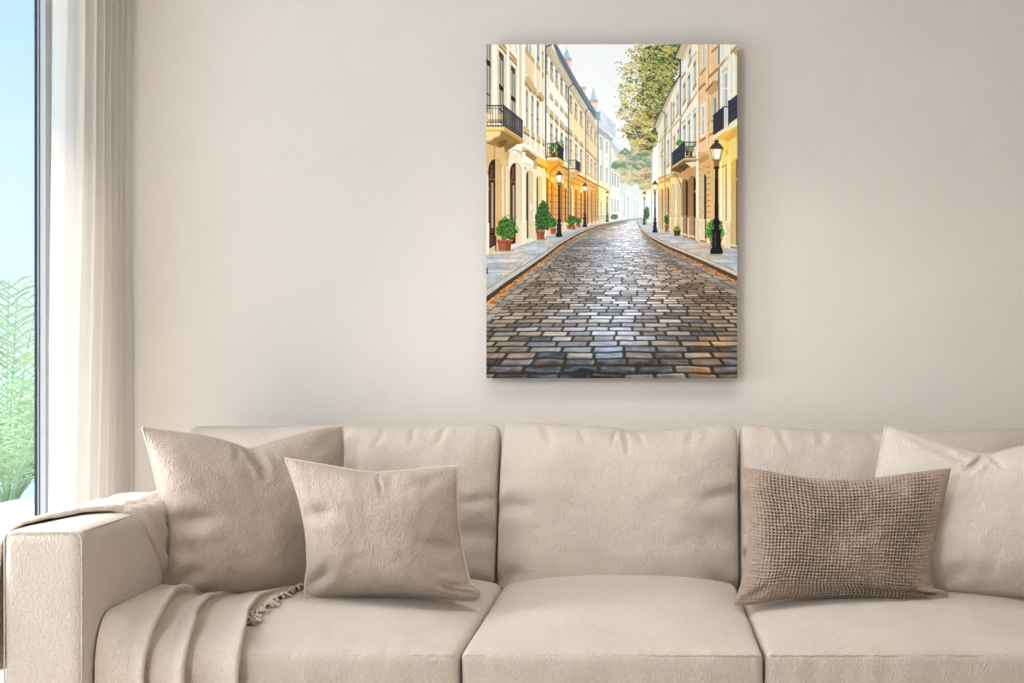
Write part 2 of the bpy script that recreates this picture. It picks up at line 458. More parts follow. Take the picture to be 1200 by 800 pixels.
def rounded_box(x0, x1, y0, y1, z0, z1, r, n=(60, 60, 20), disp=None):
    """box with rounded edges as a dense quad mesh; disp(x,y,z,nx,ny,nz)->offset vector"""
    c = np.array([(x0+x1)/2, (y0+y1)/2, (z0+z1)/2]); h = np.array([(x1-x0)/2, (y1-y0)/2, (z1-z0)/2])
    rr = np.minimum(np.array(r if hasattr(r, '__len__') else (r, r, r), float), h*.98)
    key = {}; V = []; Fc = []
    def ax(nn, hh, rad):
        # dense near the rounded ends
        k = max(4, nn//6)
        th = np.linspace(0, math.pi/2, k+1)
        end = (hh-rad) + rad*np.sin(th)
        mid = np.linspace(-(hh-rad), hh-rad, nn)
        return np.concatenate([-end[::-1][:-1], mid, end[1:]])
    axs = [ax(n[i], h[i], rr[i]) for i in range(3)]
    def vid(p):
        k = tuple(np.round(p, 6))
        if k not in key:
            key[k] = len(V); V.append(p)
        return key[k]
    for d in range(3):
        e1, e2 = [(1, 2), (2, 0), (0, 1)][d]
        A, B = axs[e1], axs[e2]
        for s in (-1, 1):
            ids = np.empty((len(A), len(B)), int)
            for i, aa in enumerate(A):
                for j, bb in enumerate(B):
                    p = np.zeros(3); p[d] = s*h[d]; p[e1] = aa; p[e2] = bb
                    ids[i, j] = vid(p)
            q = np.stack([ids[:-1, :-1].ravel(), ids[1:, :-1].ravel(), ids[1:, 1:].ravel(), ids[:-1, 1:].ravel()], 1)
            if s < 0: q = q[:, ::-1]
            Fc.append(q)
    p = np.array(V); inner = np.clip(p, -(h-rr), h-rr)
    d = (p-inner)/rr
    nn = d/(np.linalg.norm(d, axis=1, keepdims=True)+1e-12)
    pos = inner + rr*nn
    if disp is not None:
        pos = pos + disp(pos/h, nn, pos)
    return pos+c, np.vstack(Fc)

# ------------------------------------------------------------------ sofa
SX = [-1.41, -.4750, .3065, 1.243]
SY0 = 2.405
sofa = empty('sofa', (0, 2.95, 0))
tag(sofa, 'wide beige linen sofa with loose seat and back cushions against the wall', 'sofa')
legm = simple('dark_wood_leg', srgb(70, 52, 40), .5)
bevel(MB().box(-1.60, 1.435, 2.44, 3.42, .10, .27).build('base', M['sofa'], sofa, smooth=False), .015)
bevel(MB().box(-1.60, 1.435, 3.26, 3.44, .20, .86).build('back_frame', M['sofa'], sofa, smooth=False), .03, 4)
for lx in (-1.52, 1.36):
    for ly in (2.50, 3.36):
        bevel(MB().box(lx-.03, lx+.03, ly-.03, ly+.03, 0, .10).build('leg', legm, sofa, smooth=False), .004)

def arm(x0, x1, flip):
    def dsp(u, nn, pos):
        d = np.zeros_like(u)
        d[:, 0] = .010*np.sign(u[:, 0])*(1-u[:, 1]**2)*(np.abs(nn[:, 0]) > .5)
        d[:, 2] += .012*(1-u[:, 0]**2)*(nn[:, 2] > .3)*(1-np.clip(u[:, 1]*-1, 0, 1)**6)
        k = .004*fbm(pos[:, 1]*5, pos[:, 2]*5 + pos[:, 0]*3, 8, 2)
        return d + nn*k[:, None]
    v, f = rounded_box(x0, x1, 2.35, 3.32, .08, .795, (.026, .026, .026), (16, 60, 50), dsp)
    a = mesh_obj('arm', v, f, M['sofa'], sofa)
    # welt along the outline of the arm's front panel
    r = .022; y = 2.3565
    pts = []
    xa, xb, zt = x0+.004, x1-.004, .792
    pts.append((xa, y, .09)); pts += [(xa, y, z) for z in np.linspace(.12, zt-r, 24)]
    pts += [(xa + r-r*math.cos(t), y, zt-r+r*math.sin(t)) for t in np.linspace(.2, math.pi/2, 6)]
    pts += [(x, y, zt) for x in np.linspace(xa+r, xb-r, 16)[1:-1]]
    pts += [(xb-r+r*math.sin(t), y, zt-r+r*math.cos(t)) for t in np.linspace(0, math.pi/2-.2, 6)]
    pts += [(xb, y, z) for z in np.linspace(zt-r, .12, 24)] + [(xb, y, .09)]
    MB().tube(pts, .0024, 8).build('piping', M['sofa'], a)
    xs = xb if not flip else xa
    MB().tube([(xs-.002, yy, .792+.006*math.sin((yy-2.36)*2.2)) for yy in np.linspace(2.36, 3.3, 30)], .0022, 8).build('piping', M['sofa'], a)
arm(-1.612, -1.41, False)
arm(1.243, 1.445, True)

def seat(x0, x1, seed):
    w = x1-x0
    def dsp(u, nn, pos):
        d = np.zeros_like(u)
        ux, uy = np.clip(np.abs(u[:, 0]), 0, 1), u[:, 1]
        yy = (uy+1)/2
        up = np.clip(nn[:, 2], 0, 1)
        crown = .050*(1-ux**2.6)*np.clip(yy*2.6, 0, 1)**.8*(1-.12*yy)
        zf = (u[:, 2]+1)/2
        d[:, 2] = crown*zf**3
        fr = np.clip(-nn[:, 1], 0, 1)
        d[:, 1] -= fr*.012*(1-ux**4)*(1-u[:, 2]**2)
        k = .0045*fbm(pos[:, 0]*4+seed, pos[:, 1]*4+pos[:, 2]*3, seed, 3)
        # soft pull wrinkles running from the front seam
        wr = .0022*vnoise(pos[:, 0]*26+seed*3, pos[:, 1]*3+pos[:, 2]*5, seed+5)*np.exp(-((uy+1)/.35)**2)
        return d + nn*(k+wr)[:, None]
    v, f = rounded_box(x0+.002, x1-.002, SY0, 3.14, .262, .474, (.024, .022, .020), (80, 70, 26), dsp)
    s = mesh_obj('seat_cushion', v, f, M['sofa'], sofa)
    xs = np.linspace(x0+.012, x1-.012, 90)
    zz = .4655 + .0012*np.array([math.sin(k*1.7+seed) for k in range(90)])
    MB().tube(np.stack([xs, np.full(90, SY0+.0045), zz], 1), .0022, 8).build('seam', M['piping'], s)
for i in range(3): seat(SX[i], SX[i+1], 11+i*7)

def back_cushion(top, right, bottom, left, seed, creases, Yb=3.18, Yt=3.255):
    d = soft_cushion('back_cushion', top, right, bottom, left, Yb, Yt, .12, M['sofa'], p=3.4, q=.5, back=.7, creases=creases, seed=seed, lump=.013, n=150, fall=.8)
    o = mesh_obj('back_cushion', d[0], d[1], M['sofa'], sofa)
    MB().tube(d[2][::3], .003, 6, closed=True).build('seam', M['sofa'], o)
cr_mid = [((.52, .0), (.54, .15), .012, .010), ((.49, .0), (.475, .10), .011, .006), ((.57, .0), (.60, .09), .012, .006),
          ((1, .36), (.80, .42), .035, .010), ((1, .62), (.80, .60), .05, .008), ((0, .47), (.20, .46), .04, .012), ((0, .92), (.16, .80), .04, .010),
          ((1, .95), (.84, .82), .04, .012), ((.2, 0), (.25, .12), .02, .006), ((.8, 0), (.76, .1), .02, .006), ((.35, .02), (.37, .1), .015, .005)]
back_cushion([(590, 516), (592, 502), (600, 496.5), (630, 496), (680, 499), (720, 501), (738, 505), (775, 504), (820, 501), (850, 498.5), (861, 503), (863, 516)],
             [(863, 516), (864, 560), (864.5, 620), (865, 672), (863, 700)],
             [(584, 690), (590, 700), (640, 706), (720, 706), (800, 706), (855, 706), (863, 700)],
             [(590, 516), (587.5, 560), (586, 620), (584, 672), (584, 690)], 21, cr_mid)
cr_l = [((1, .40), (.86, .44), .03, .008), ((1, .62), (.84, .60), .04, .008), ((.62, 0), (.60, .14), .015, .006), ((.80, .0), (.78, .12), .018, .008),
        ((.70, 0), (.71, .10), .016, .008), ((1, .93), (.88, .84), .035, .012), ((.4, .0), (.42, .12), .02, .006)]
back_cushion([(222, 512), (226, 503), (240, 500), (300, 500), (380, 499), (450, 500.5), (500, 500), (550, 497.5), (578, 498), (585, 504), (587, 518)],
             [(587, 518), (586, 560), (585, 620), (583, 665), (581, 694)],
             [(230, 690), (240, 700), (300, 704), (400, 706), (500, 706), (570, 704), (581, 694)],
             [(222, 512), (222, 560), (224, 620), (226, 665), (230, 690)], 33, cr_l)
cr_r = [((0, .42), (.14, .45), .04, .012), ((0, .74), (.12, .72), .04, .012), ((.16, 0), (.18, .12), .018, .008), ((.3, 0), (.29, .1), .02, .007), ((.45, 0), (.47, .12), .02, .006)]
back_cushion([(866, 518), (867.5, 505), (874, 498.5), (900, 500), (960, 504), (1020, 506), (1080, 506.5), (1140, 505), (1190, 503), (1204, 506), (1208, 520)],
             [(1208, 520), (1209, 560), (1208, 620), (1206, 665), (1204, 694)],
             [(868, 692), (875, 702), (930, 706), (1020, 706), (1100, 706), (1190, 704), (1204, 694)],
             [(866, 518), (866.5, 560), (867, 620), (867, 665), (868, 692)], 45, cr_r)

# ------------------------------------------------------------------ throw pillows
d = soft_cushion('c', [(167, 501), (195, 505), (240, 511), (275, 520), (293, 526), (315, 519), (350, 509), (380, 502), (401, 499.5)],
                 [(401, 499.5), (402, 540), (396, 590), (391, 640), (392, 672), (398, 690)],
                 [(186, 692), (205, 696), (250, 698), (300, 698), (350, 697), (385, 694), (398, 690)],
                 [(167, 501), (175, 528), (184, 565), (192, 605), (196, 645), (195, 672), (186, 692)],
                 2.855, 2.94, .115, None, p=2.6, q=.62, yaw=.28, seed=5, n=190, lump=.014, fall=1.2,
                 creases=[((.54, .0), (.58, .22), .020, .016), ((.47, .0), (.44, .12), .016, .006), ((.02, .58), (.30, .50), .045, .016), ((.0, .97), (.22, .80), .04, .014), ((.02, .74), (.20, .70), .04, .008), ((.99, .03), (.80, .14), .04, .006), ((1, .55), (.8, .5), .05, .008)])
o = finish('throw_pillow', d, M['cushion'], None, 'piping', pipe_mat=M['piping'])
tag(o, 'largest square linen pillow leaning by the throw covered sofa arm, top edge dented', 'pillow', 'beige linen throw pillows')

d = soft_cushion('c', [(334.5, 537), (370, 543), (410, 550), (438, 553.5), (470, 551.5), (505, 548.5), (536, 546)],
                 [(536, 546), (535.5, 575), (537, 610), (543, 650), (550, 679), (556, 686), (563, 692), (564, 702)],
                 [(357, 699), (385, 700.5), (420, 698.5), (460, 697.5), (500, 699.5), (535, 703), (552, 704), (564, 702)],
                 [(334.5, 537), (343, 560), (352, 590), (358.5, 625), (360.5, 660), (358, 680), (357, 698)],
                 2.765, 2.80, .11, None, p=2.6, q=.62, seed=9, n=190, lump=.012, fall=1.2,
                 creases=[((.55, .0), (.58, .16), .014, .006), ((.02, .42), (.30, .33), .045, .012), ((0, .95), (.22, .74), .045, .014), ((1, .97), (.82, .82), .035, .016), ((1, .88), (.86, .80), .022, .010),
                          ((.98, .03), (.80, .12), .04, .008), ((1, .6), (.8, .52), .05, .010), ((.4, 1), (.45, .85), .03, .004)])
o = finish('throw_pillow', d, M['cushion'], None, 'piping', pipe_mat=M['piping'])
tag(o, 'smaller square linen pillow standing in front, overlapping the largest one', 'pillow', 'beige linen throw pillows')

d = soft_cushion('c', [(1038, 499), (1060, 506), (1100, 519), (1135, 529), (1157, 532.5), (1180, 527), (1215, 519), (1262, 506), (1290, 500)],
                 [(1290, 500), (1291, 540), (1286, 590), (1281, 640), (1282, 680), (1290, 706)],
                 [(1010, 690), (1050, 695), (1110, 698), (1160, 701), (1210, 704), (1260, 706), (1290, 706)],
                 [(1038, 499), (1033, 525), (1027, 556), (1020, 600), (1014, 650), (1010, 690)],
                 2.90, 3.02, .115, None, p=2.6, q=.62, seed=15, n=190, lump=.014, fall=1.2,
                 creases=[((.46, .0), (.36, .16), .018, .016), ((.47, .01), (.52, .12), .016, .008), ((.08, .02), (.40, .10), .022, .010), ((.02, .5), (.25, .45), .05, .012), ((.3, .95), (.4, .8), .05, .010)])
o = finish('throw_pillow', d, M['pale'], None, 'piping', pipe_mat=M['pale'])
tag(o, 'plain beige pillow peeking out behind the brown knitted pillow', 'pillow', 'beige linen throw pillows')

def waffle_cells(U, V):
    wob = .005*fbm(U*9, V*9, 71, 2)
    gx = (U + wob)*57; gy = (V + wob*1.3)*42
    amp = np.clip(.62 + .8*fbm(U*5, V*4, 72, 3), .10, 1.1)
    edge = np.clip(np.minimum(U*7, (1-U)*7), .15, 1)
    cell = ((.5+.5*np.cos(2*math.pi*gx))*(.5+.5*np.cos(2*math.pi*gy)))
    return cell, amp, edge, gx, gy
def waffle(U, V, asp):
    """open knit: rows of small holes whose size and depth wander"""
    cell, amp, edge, gx, gy = waffle_cells(U, V)
    rib = .5+.5*np.cos(2*math.pi*gx); bar = .5+.5*np.cos(2*math.pi*gy)
    return -.0072*amp*edge*np.clip(cell*1.5, 0, 1)**.9 - .0009*rib*edge - .0012*bar*edge + .0012*fbm(U*90, V*70, 73, 2) + .0014*fbm(U*26, V*60, 74, 2)
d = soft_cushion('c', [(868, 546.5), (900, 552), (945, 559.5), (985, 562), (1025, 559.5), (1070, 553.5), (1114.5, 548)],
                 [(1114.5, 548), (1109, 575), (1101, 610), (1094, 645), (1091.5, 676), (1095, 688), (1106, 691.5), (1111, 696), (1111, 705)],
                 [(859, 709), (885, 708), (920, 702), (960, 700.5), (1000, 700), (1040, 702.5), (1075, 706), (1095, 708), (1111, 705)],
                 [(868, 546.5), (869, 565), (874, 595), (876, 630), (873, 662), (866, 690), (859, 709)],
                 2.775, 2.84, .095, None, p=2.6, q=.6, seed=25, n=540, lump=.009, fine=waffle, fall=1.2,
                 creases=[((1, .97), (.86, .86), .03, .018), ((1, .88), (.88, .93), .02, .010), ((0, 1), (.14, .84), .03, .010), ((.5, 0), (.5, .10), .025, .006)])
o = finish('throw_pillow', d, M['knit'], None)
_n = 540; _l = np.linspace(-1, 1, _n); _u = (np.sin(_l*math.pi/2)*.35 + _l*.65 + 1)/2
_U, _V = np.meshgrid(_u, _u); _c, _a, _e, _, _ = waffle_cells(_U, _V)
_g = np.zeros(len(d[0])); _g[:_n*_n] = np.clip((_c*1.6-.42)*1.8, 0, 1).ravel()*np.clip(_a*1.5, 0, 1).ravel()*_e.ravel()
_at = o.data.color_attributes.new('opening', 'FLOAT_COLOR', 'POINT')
_at.data.foreach_set('color', np.repeat(_g, 4).astype(np.float32))      # where the knit is open: shade painted into the holes
tag(o, 'brown chunky knitted lumbar pillow with open waffle texture', 'pillow')

# ------------------------------------------------------------------ throw blanket
def seat_z(X, Y):
    ux = np.clip(np.abs((X-(SX[0]+SX[1])/2)/((SX[1]-SX[0])/2)), 0, 1)
    yy = np.clip((Y-SY0)/(3.14-SY0), 0, 1)
    return .474 + .050*(1-ux**2.6)*np.clip(yy*2.6, 0, 1)**.8*(1-.12*yy)

def throw():
    mb = MB()
    # --- lying on the seat and hanging over its front
    ns, nt = 260, 200
    tt = np.linspace(0, 1, nt)
    Yback, Yfront, R = 2.99, SY0-.016, .065
    top_len = Yback-(Yfront+R); arc = R*math.pi/2; drop = .24
    tot = top_len+arc+drop
    l = tt*tot
    ang = np.clip((l-top_len)/R, 0, math.pi/2)
    Yp = np.where(l < top_len, Yback-l, Yfront+R-R*np.sin(ang))
    Zd = np.where(l < top_len, 0, -R*(1-np.cos(ang))) - np.clip(l-top_len-arc, 0, None)
    on = np.clip((Yp-2.585)/.03, 0, 1); on = on*on*(3-2*on)                  # flap with the fringed hem
    r3 = np.interp(Yp, [2.36, 2.42, 2.57, 2.74, 2.80, 2.86, 2.95], [-1.046, -1.060, -1.107, -1.128, -1.120, -1.098, -1.05])
    r2 = np.interp(Yp, [2.36, 2.42, 2.56, 2.70, 2.76, 2.82, 2.92], [-1.180, -1.195, -1.243, -1.264, -1.258, -1.235, -1.18])
    r1 = np.interp(Yp, [2.36, 2.42, 2.58, 2.64, 2.70, 2.76, 2.86], [-1.290, -1.293, -1.326, -1.338, -1.334, -1.308, -1.25])
    hem = np.interp(Yp, [2.58, 2.93, 3.0], [-1.085, -1.062, -1.06])
    XR = r3 + .014 + (hem-r3-.014)*on
    XL = np.full(nt, -1.402)
    s = np.linspace(0, 1, ns)[:, None]
    X = XL[None]*(1-s) + XR[None]*s
    Yg = np.broadcast_to(Yp[None], X.shape).copy()
    zt = seat_z(X, np.maximum(Yg, SY0+.002)) + .012
    fl = .085*np.exp(-((X+1.412)/.11)**2)*np.clip((3.1-Yg)/.3, 0, 1)
    down = np.clip((l-top_len)/(arc+drop), 0, 1)[None]
    fl = fl*(1-.15*down)
    Zg = zt + fl*np.where(l < top_len, 1, np.cos(ang)*.9+.1)[None] + Zd[None]
    Ny = -np.sin(ang)[None]; Nz = np.cos(ang)[None]
    h = np.zeros_like(X); lat = np.zeros_like(X)
    wav = .006*np.sin(l*13)[None]
    for r, a in ((r1, .026), (r2, .029), (r3, .027)):
        dd = X-(r[None]+wav*.6)
        g = np.where(dd < 0, np.exp(-(np.abs(dd)/.0135)**2.2), np.exp(-(np.abs(dd)/.0085)**2.8))
        grow = np.clip((2.86-Yg)/.22, .12, 1)
        h += a*g*grow; lat += .021*g**1.5*grow
        h -= .004*np.exp(-((dd-.025)/.015)**2)
        h += .007*np.exp(-(np.minimum(dd, 0)/.05)**2)*(dd < 0)*grow*np.exp(-((dd+.03)/.03)**2)
    h += .0035*fbm(X*22, (l*5)[None]+0*X, 51, 3) + .003*np.sin(X*70 + l[None]*2.2)*np.clip((l-top_len+.2)/.3, 0, 1)[None]
    h = np.maximum(h, -.006)
    V = np.stack([X+lat, Yg+Ny*h, Zg+Nz*h], -1)
    mb.grid(V, flip=False)
    # --- over the arm: s runs from the outside, over the top, down the inside
    x0, x1, zt = -1.612, -1.41, .806
    r = .040
    path = [(x0-.020, .44)] + [(x0-.018, z) for z in np.linspace(.5, zt-r, 14)]
    path += [(x0-.012+r-r*math.cos(t), zt-r+r*math.sin(t)+.004) for t in np.linspace(.15, math.pi/2, 8)]
    path += [(x, zt+.007+.008*math.sin((x-x0)/(x1-x0)*math.pi)) for x in np.linspace(x0+r, x1-r, 12)[1:-1]]
    path += [(x1+.010-r+r*math.sin(t), zt-r+r*math.cos(t)+.004) for t in np.linspace(0, math.pi/2-.1, 9)]
    path += [(x1+.014+.010*k/14, z) for k, z in enumerate(np.linspace(zt-r-.01, .545, 14))] + [(x1+.045, .525), (x1+.085, .528)]
    path = resample(path, 200)
    nw = 120
    sN = np.linspace(0, 1, 200)
    xz = path
    kt = np.array([0, .30, .40, .45, .52, .60, .66, .74, .84, .95, 1.0])
    # front hem along the path
    topi = lambda x: int(np.argmin(np.abs(xz[:, 0]-x) + 5*np.abs(xz[:, 1]-zt)))
    i_o, i_i = topi(x0+r), topi(x1-r)
    s_o, s_i = sN[i_o], sN[i_i]
    hemY = np.interp(sN, [0, s_o*.55, s_o*.93, s_o+.03, s_o+(s_i-s_o)*.5, s_i, s_i+.06, s_i+.2, 1], [2.33, 2.345, 2.365, 2.43, 2.52, 2.585, 2.61, 2.70, 2.79])
    backY = np.interp(sN, [0, s_o, s_i, s_i+.12, 1], [2.84, 2.85, 2.87, 2.93, 3.0])
    w = np.linspace(0, 1, nw)[None]
    Y = hemY[:, None]*(1-w) + backY[:, None]*w
    nx = np.gradient(xz[:, 0]); nz = np.gradient(xz[:, 1]); ll = np.hypot(nx, nz)
    NX, NZ = -nz/ll, nx/ll
    S = sN[:, None]
    hh = .0022*np.sin(Y*52 + S*3.0) + .003*fbm(Y*14, S*5, 61, 3)
    fw = np.clip(S*2.2-.5, .25, 1)
    for w0, sl, wd_, am in ((.08, 0, .035, .007), (.30, -.10, .035, .0075), (.52, -.16, .045, .007), (.78, -.12, .05, .007)):
        hh = hh + fw*am*(np.exp(-((w-w0-sl*(S-.6))/wd_)**2) - .7*np.exp(-((w-w0-.07-sl*(S-.6))/.022)**2))
    hh = hh - .006*np.clip((w-.9)/.1, 0, 1)
    hh = hh - .010*np.clip(1-w/.03, 0, 1)**2
    V = np.stack([xz[:, 0][:, None]+NX[:, None]*hh, Y, xz[:, 1][:, None]+NZ[:, None]*hh], -1)
    mb.grid(V, flip=False)
    # --- gathered bunch where it turns from the arm onto the seat
    nb, na = 60, 50
    t = np.linspace(0, 1, nb)[:, None]; a = np.linspace(0, 2*math.pi, na)[None]
    cx = -1.395 + .10*t; cy = 2.70 + .17*t; cz = .548 - .012*t
    rad = .034*np.sin(math.pi*np.clip(t*.9+.1, 0, 1))**.6*(1+.20*np.sin(a*3+t*9)+.12*np.sin(a*5-t*6))
    V = np.stack([cx+rad*1.1*np.cos(a)*.8, cy+rad*np.cos(a)*-.9, cz+rad*np.sin(a)*1.0+0*t], -1)
    mb.grid(V)
    o = mb.build('throw_blanket', M['throw'])
    so = o.modifiers.new('thick', 'SOLIDIFY'); so.thickness = .006; so.offset = 0
    tag(o, 'taupe fringed throw draped over the sofa arm and down the seat front', 'blanket')
    # --- fringe
    fr = MB(); rs = random.Random(8)
    n = 30
    for k in range(n):
        f = k/(n-1)
        Y = 2.585 + (2.93-2.585)*f + rs.uniform(-.006, .006)
        X = float(np.interp(Y, [2.58, 2.93], [-1.085, -1.062]))-.004
        L = rs.uniform(.038, .058) if f < .25 else rs.uniform(.022, .04)
        ang = math.radians(-62+42*min(1, f*2) + rs.uniform(-22, 22))
        pts = []
        m_ = 12
        cur = np.array([X, Y]); an = ang
        tw = rs.uniform(-.22, .22)
        for i in range(m_):
            zz = float(seat_z(np.array(cur[0]), np.array(cur[1]))) + .008 + .010*math.sin(math.pi*i/(m_-1))*rs.uniform(.6, 1.3)
            pts.append((cur[0], cur[1], zz))
            cur = cur + np.array([math.cos(an), math.sin(an)])*L/m_
            an += tw
        fr.tube(pts, np.linspace(.0045, .0032, m_), 6)
    for k in range(10):      # knotted loops at the front corner of the hem
        X0 = -1.10 + rs.uniform(-.012, .03); Y0 = 2.575 + rs.uniform(-.012, .02); R0 = rs.uniform(.008, .015); ph = rs.uniform(0, 6)
        tl = np.linspace(0, 4.6, 16)
        pts = [(X0+R0*math.cos(ph+q)+.004*q, Y0-.008*q*.6+R0*.7*math.sin(ph+q), float(seat_z(np.array(X0), np.array(Y0)))+.010+.004*math.sin(q*2+k)) for q in tl]
        fr.tube(pts, .004, 6)
    fr.build('fringe', M['throw'], o)
throw()
# ------------------------------------------------------------------ the printed canvas: a painted old-town street
PX0, PY0, PX1, PY1 = 570.0, 52.0, 864.0, 443.0
class Paint:
    """small polygon painter; x, y run over the print's face in units of its own grid"""
    def __init__(s, K=4):
        s.K = K
        s.W, s.H = int((PX1-PX0)*K), int((PY1-PY0)*K)
        s.im = np.zeros((s.H, s.W, 3)); s.clip = None
        s.xs = PX0 + (np.arange(s.W)+.5)/K; s.ys = PY0 + (np.arange(s.H)+.5)/K
        s.rs = np.random.RandomState(3)
    def win(s, x0, y0, x1, y1):
        i0, i1 = max(0, int((x0-PX0)*s.K)-1), min(s.W, int((x1-PX0)*s.K)+2)
        j0, j1 = max(0, int((y0-PY0)*s.K)-1), min(s.H, int((y1-PY0)*s.K)+2)
        return i0, i1, j0, j1
    def put(s, w, m, c, a=1.0):
        i0, i1, j0, j1 = w
        m = m*a
        if s.clip is not None: m = m*s.clip[j0:j1, i0:i1]
        r = s.im[j0:j1, i0:i1]
        r += (np.asarray(c, float)-r)*m[..., None]
    def poly(s, pts, c, a=1.0):
        p = np.asarray(pts, float)
        w = s.win(p[:, 0].min(), p[:, 1].min(), p[:, 0].max(), p[:, 1].max())
        i0, i1, j0, j1 = w
        if i1 <= i0 or j1 <= j0: return
        X, Y = np.meshgrid(s.xs[i0:i1], s.ys[j0:j1])
        m = np.zeros(X.shape, bool)
        n = len(p)
        for k in range(n):
            (xa, ya), (xb, yb) = p[k], p[(k+1) % n]
            if ya == yb: continue
            c_ = ((ya > Y) != (yb > Y)) & (X < (xb-xa)*(Y-ya)/(yb-ya)+xa)
            m ^= c_
        s.put(w, m.astype(float), c, a)
    def rect(s, x0, x1, y0, y1, c, a=1.0): s.poly([(x0, y0), (x1, y0), (x1, y1), (x0, y1)], c, a)
    def line(s, pts, wd, c, a=1.0):
        for (xa, ya), (xb, yb) in zip(pts[:-1], pts[1:]):
            w = s.win(min(xa, xb)-wd, min(ya, yb)-wd, max(xa, xb)+wd, max(ya, yb)+wd)
            i0, i1, j0, j1 = w
            if i1 <= i0 or j1 <= j0: continue
            X, Y = np.meshgrid(s.xs[i0:i1], s.ys[j0:j1])
            dx, dy = xb-xa, yb-ya
            t = np.clip(((X-xa)*dx+(Y-ya)*dy)/(dx*dx+dy*dy+1e-9), 0, 1)
            d = np.hypot(X-xa-t*dx, Y-ya-t*dy)
            s.put(w, np.clip((wd/2-d)*s.K+.5, 0, 1), c, a)
    def ell(s, cx, cy, rx, ry, c, a=1.0, soft=0.0):
        w = s.win(cx-rx, cy-ry, cx+rx, cy+ry)
        i0, i1, j0, j1 = w
        if i1 <= i0 or j1 <= j0: return
        X, Y = np.meshgrid(s.xs[i0:i1], s.ys[j0:j1])
        d = np.hypot((X-cx)/rx, (Y-cy)/ry)
        s.put(w, np.clip((1-d)/max(soft, 1e-3), 0, 1) if soft else (d < 1).astype(float), c, a)
    def glow(s, cx, cy, r, c, a):
        d2 = ((s.xs[None]-cx)**2 + (s.ys[:, None]-cy)**2)/(r*r)
        m = np.exp(-d2)*a
        s.im += (np.asarray(c, float)-s.im)*m[..., None]
    def glow_add(s, cx, cy, rx, ry, c, a):
        m = np.exp(-((s.xs[None]-cx)/rx)**2 - ((s.ys[:, None]-cy)/ry)**2)*a
        if s.clip is not None: m = m*s.clip
        s.im += np.asarray(c, float)*m[..., None]
    def dabs(s, poly, n, cols, r=(.6, 1.4), a=.85, haze=None):
        p = np.asarray(poly, float)
        k = 0; tries = 0
        while k < n and tries < n*12:
            tries += 1
            x = s.rs.uniform(p[:, 0].min(), p[:, 0].max()); y = s.rs.uniform(p[:, 1].min(), p[:, 1].max())
            ins = False
            for q in range(len(p)):
                (xa, ya), (xb, yb) = p[q], p[(q+1) % len(p)]
                if (ya > y) != (yb > y) and x < (xb-xa)*(y-ya)/(yb-ya)+xa: ins = not ins
            if not ins: continue
            c = np.array(cols[s.rs.randint(len(cols))], float) + s.rs.uniform(-14, 14)
            rr = s.rs.uniform(*r)
            s.ell(x, y, rr*s.rs.uniform(.7, 1.4), rr*s.rs.uniform(.6, 1.1), c, a)
            k += 1

def _inside(p, x, y):
    ins = False
    for q in range(len(p)):
        (xa, ya), (xb, yb) = p[q], p[(q+1) % len(p)]
        if (ya > y) != (yb > y) and x < (xb-xa)*(y-ya)/(yb-ya)+xa: ins = not ins
    return ins

def foliage(A, poly, n, ramp, seed, r=(.35, .95), sc=.11, a=.9, jit=7.0, dens=None, gaps=.42):
    """leaf dabs in clumps: the colour follows a clump field, gaps of sky stay between clumps"""
    p = np.asarray(poly, float)
    lo, hi = p.min(0)-4, p.max(0)+4
    xs = A.rs.uniform(lo[0], hi[0], n*4); ys = A.rs.uniform(lo[1], hi[1], n*4)
    jx = jit*fbm(xs*.16, ys*.16, seed, 3); jy = jit*fbm(xs*.16+40, ys*.16, seed+3, 3)
    cl = fbm(xs*sc, ys*sc*1.25, seed+6, 3); cl2 = fbm(xs*sc, (ys-2.2)*sc*1.25, seed+6, 3)
    fi = fbm(xs*.5, ys*.5, seed+9, 2)
    order = []
    for k in range(n*4):
        if not _inside(p, xs[k]+jx[k], ys[k]+jy[k]): continue
        if fi[k] < -gaps and (dens is None or A.rs.rand() > dens(xs[k], ys[k])): continue
        order.append(k)
        if len(order) >= n: break
    ramp = np.array(ramp, float)
    order.sort(key=lambda k: cl[k])
    for k in order:
        v = np.clip(.5+.9*cl[k]+2.2*(cl[k]-cl2[k])+A.rs.normal(0, .17), 0, .999)*(len(ramp)-1)
        i = int(v); f = v-i
        c = ramp[i]*(1-f)+ramp[i+1]*f + A.rs.uniform(-12, 12)
        rr = A.rs.uniform(*r)
        A.ell(xs[k], ys[k], rr*A.rs.uniform(.8, 1.5), rr*A.rs.uniform(.5, 1.0), c, a)

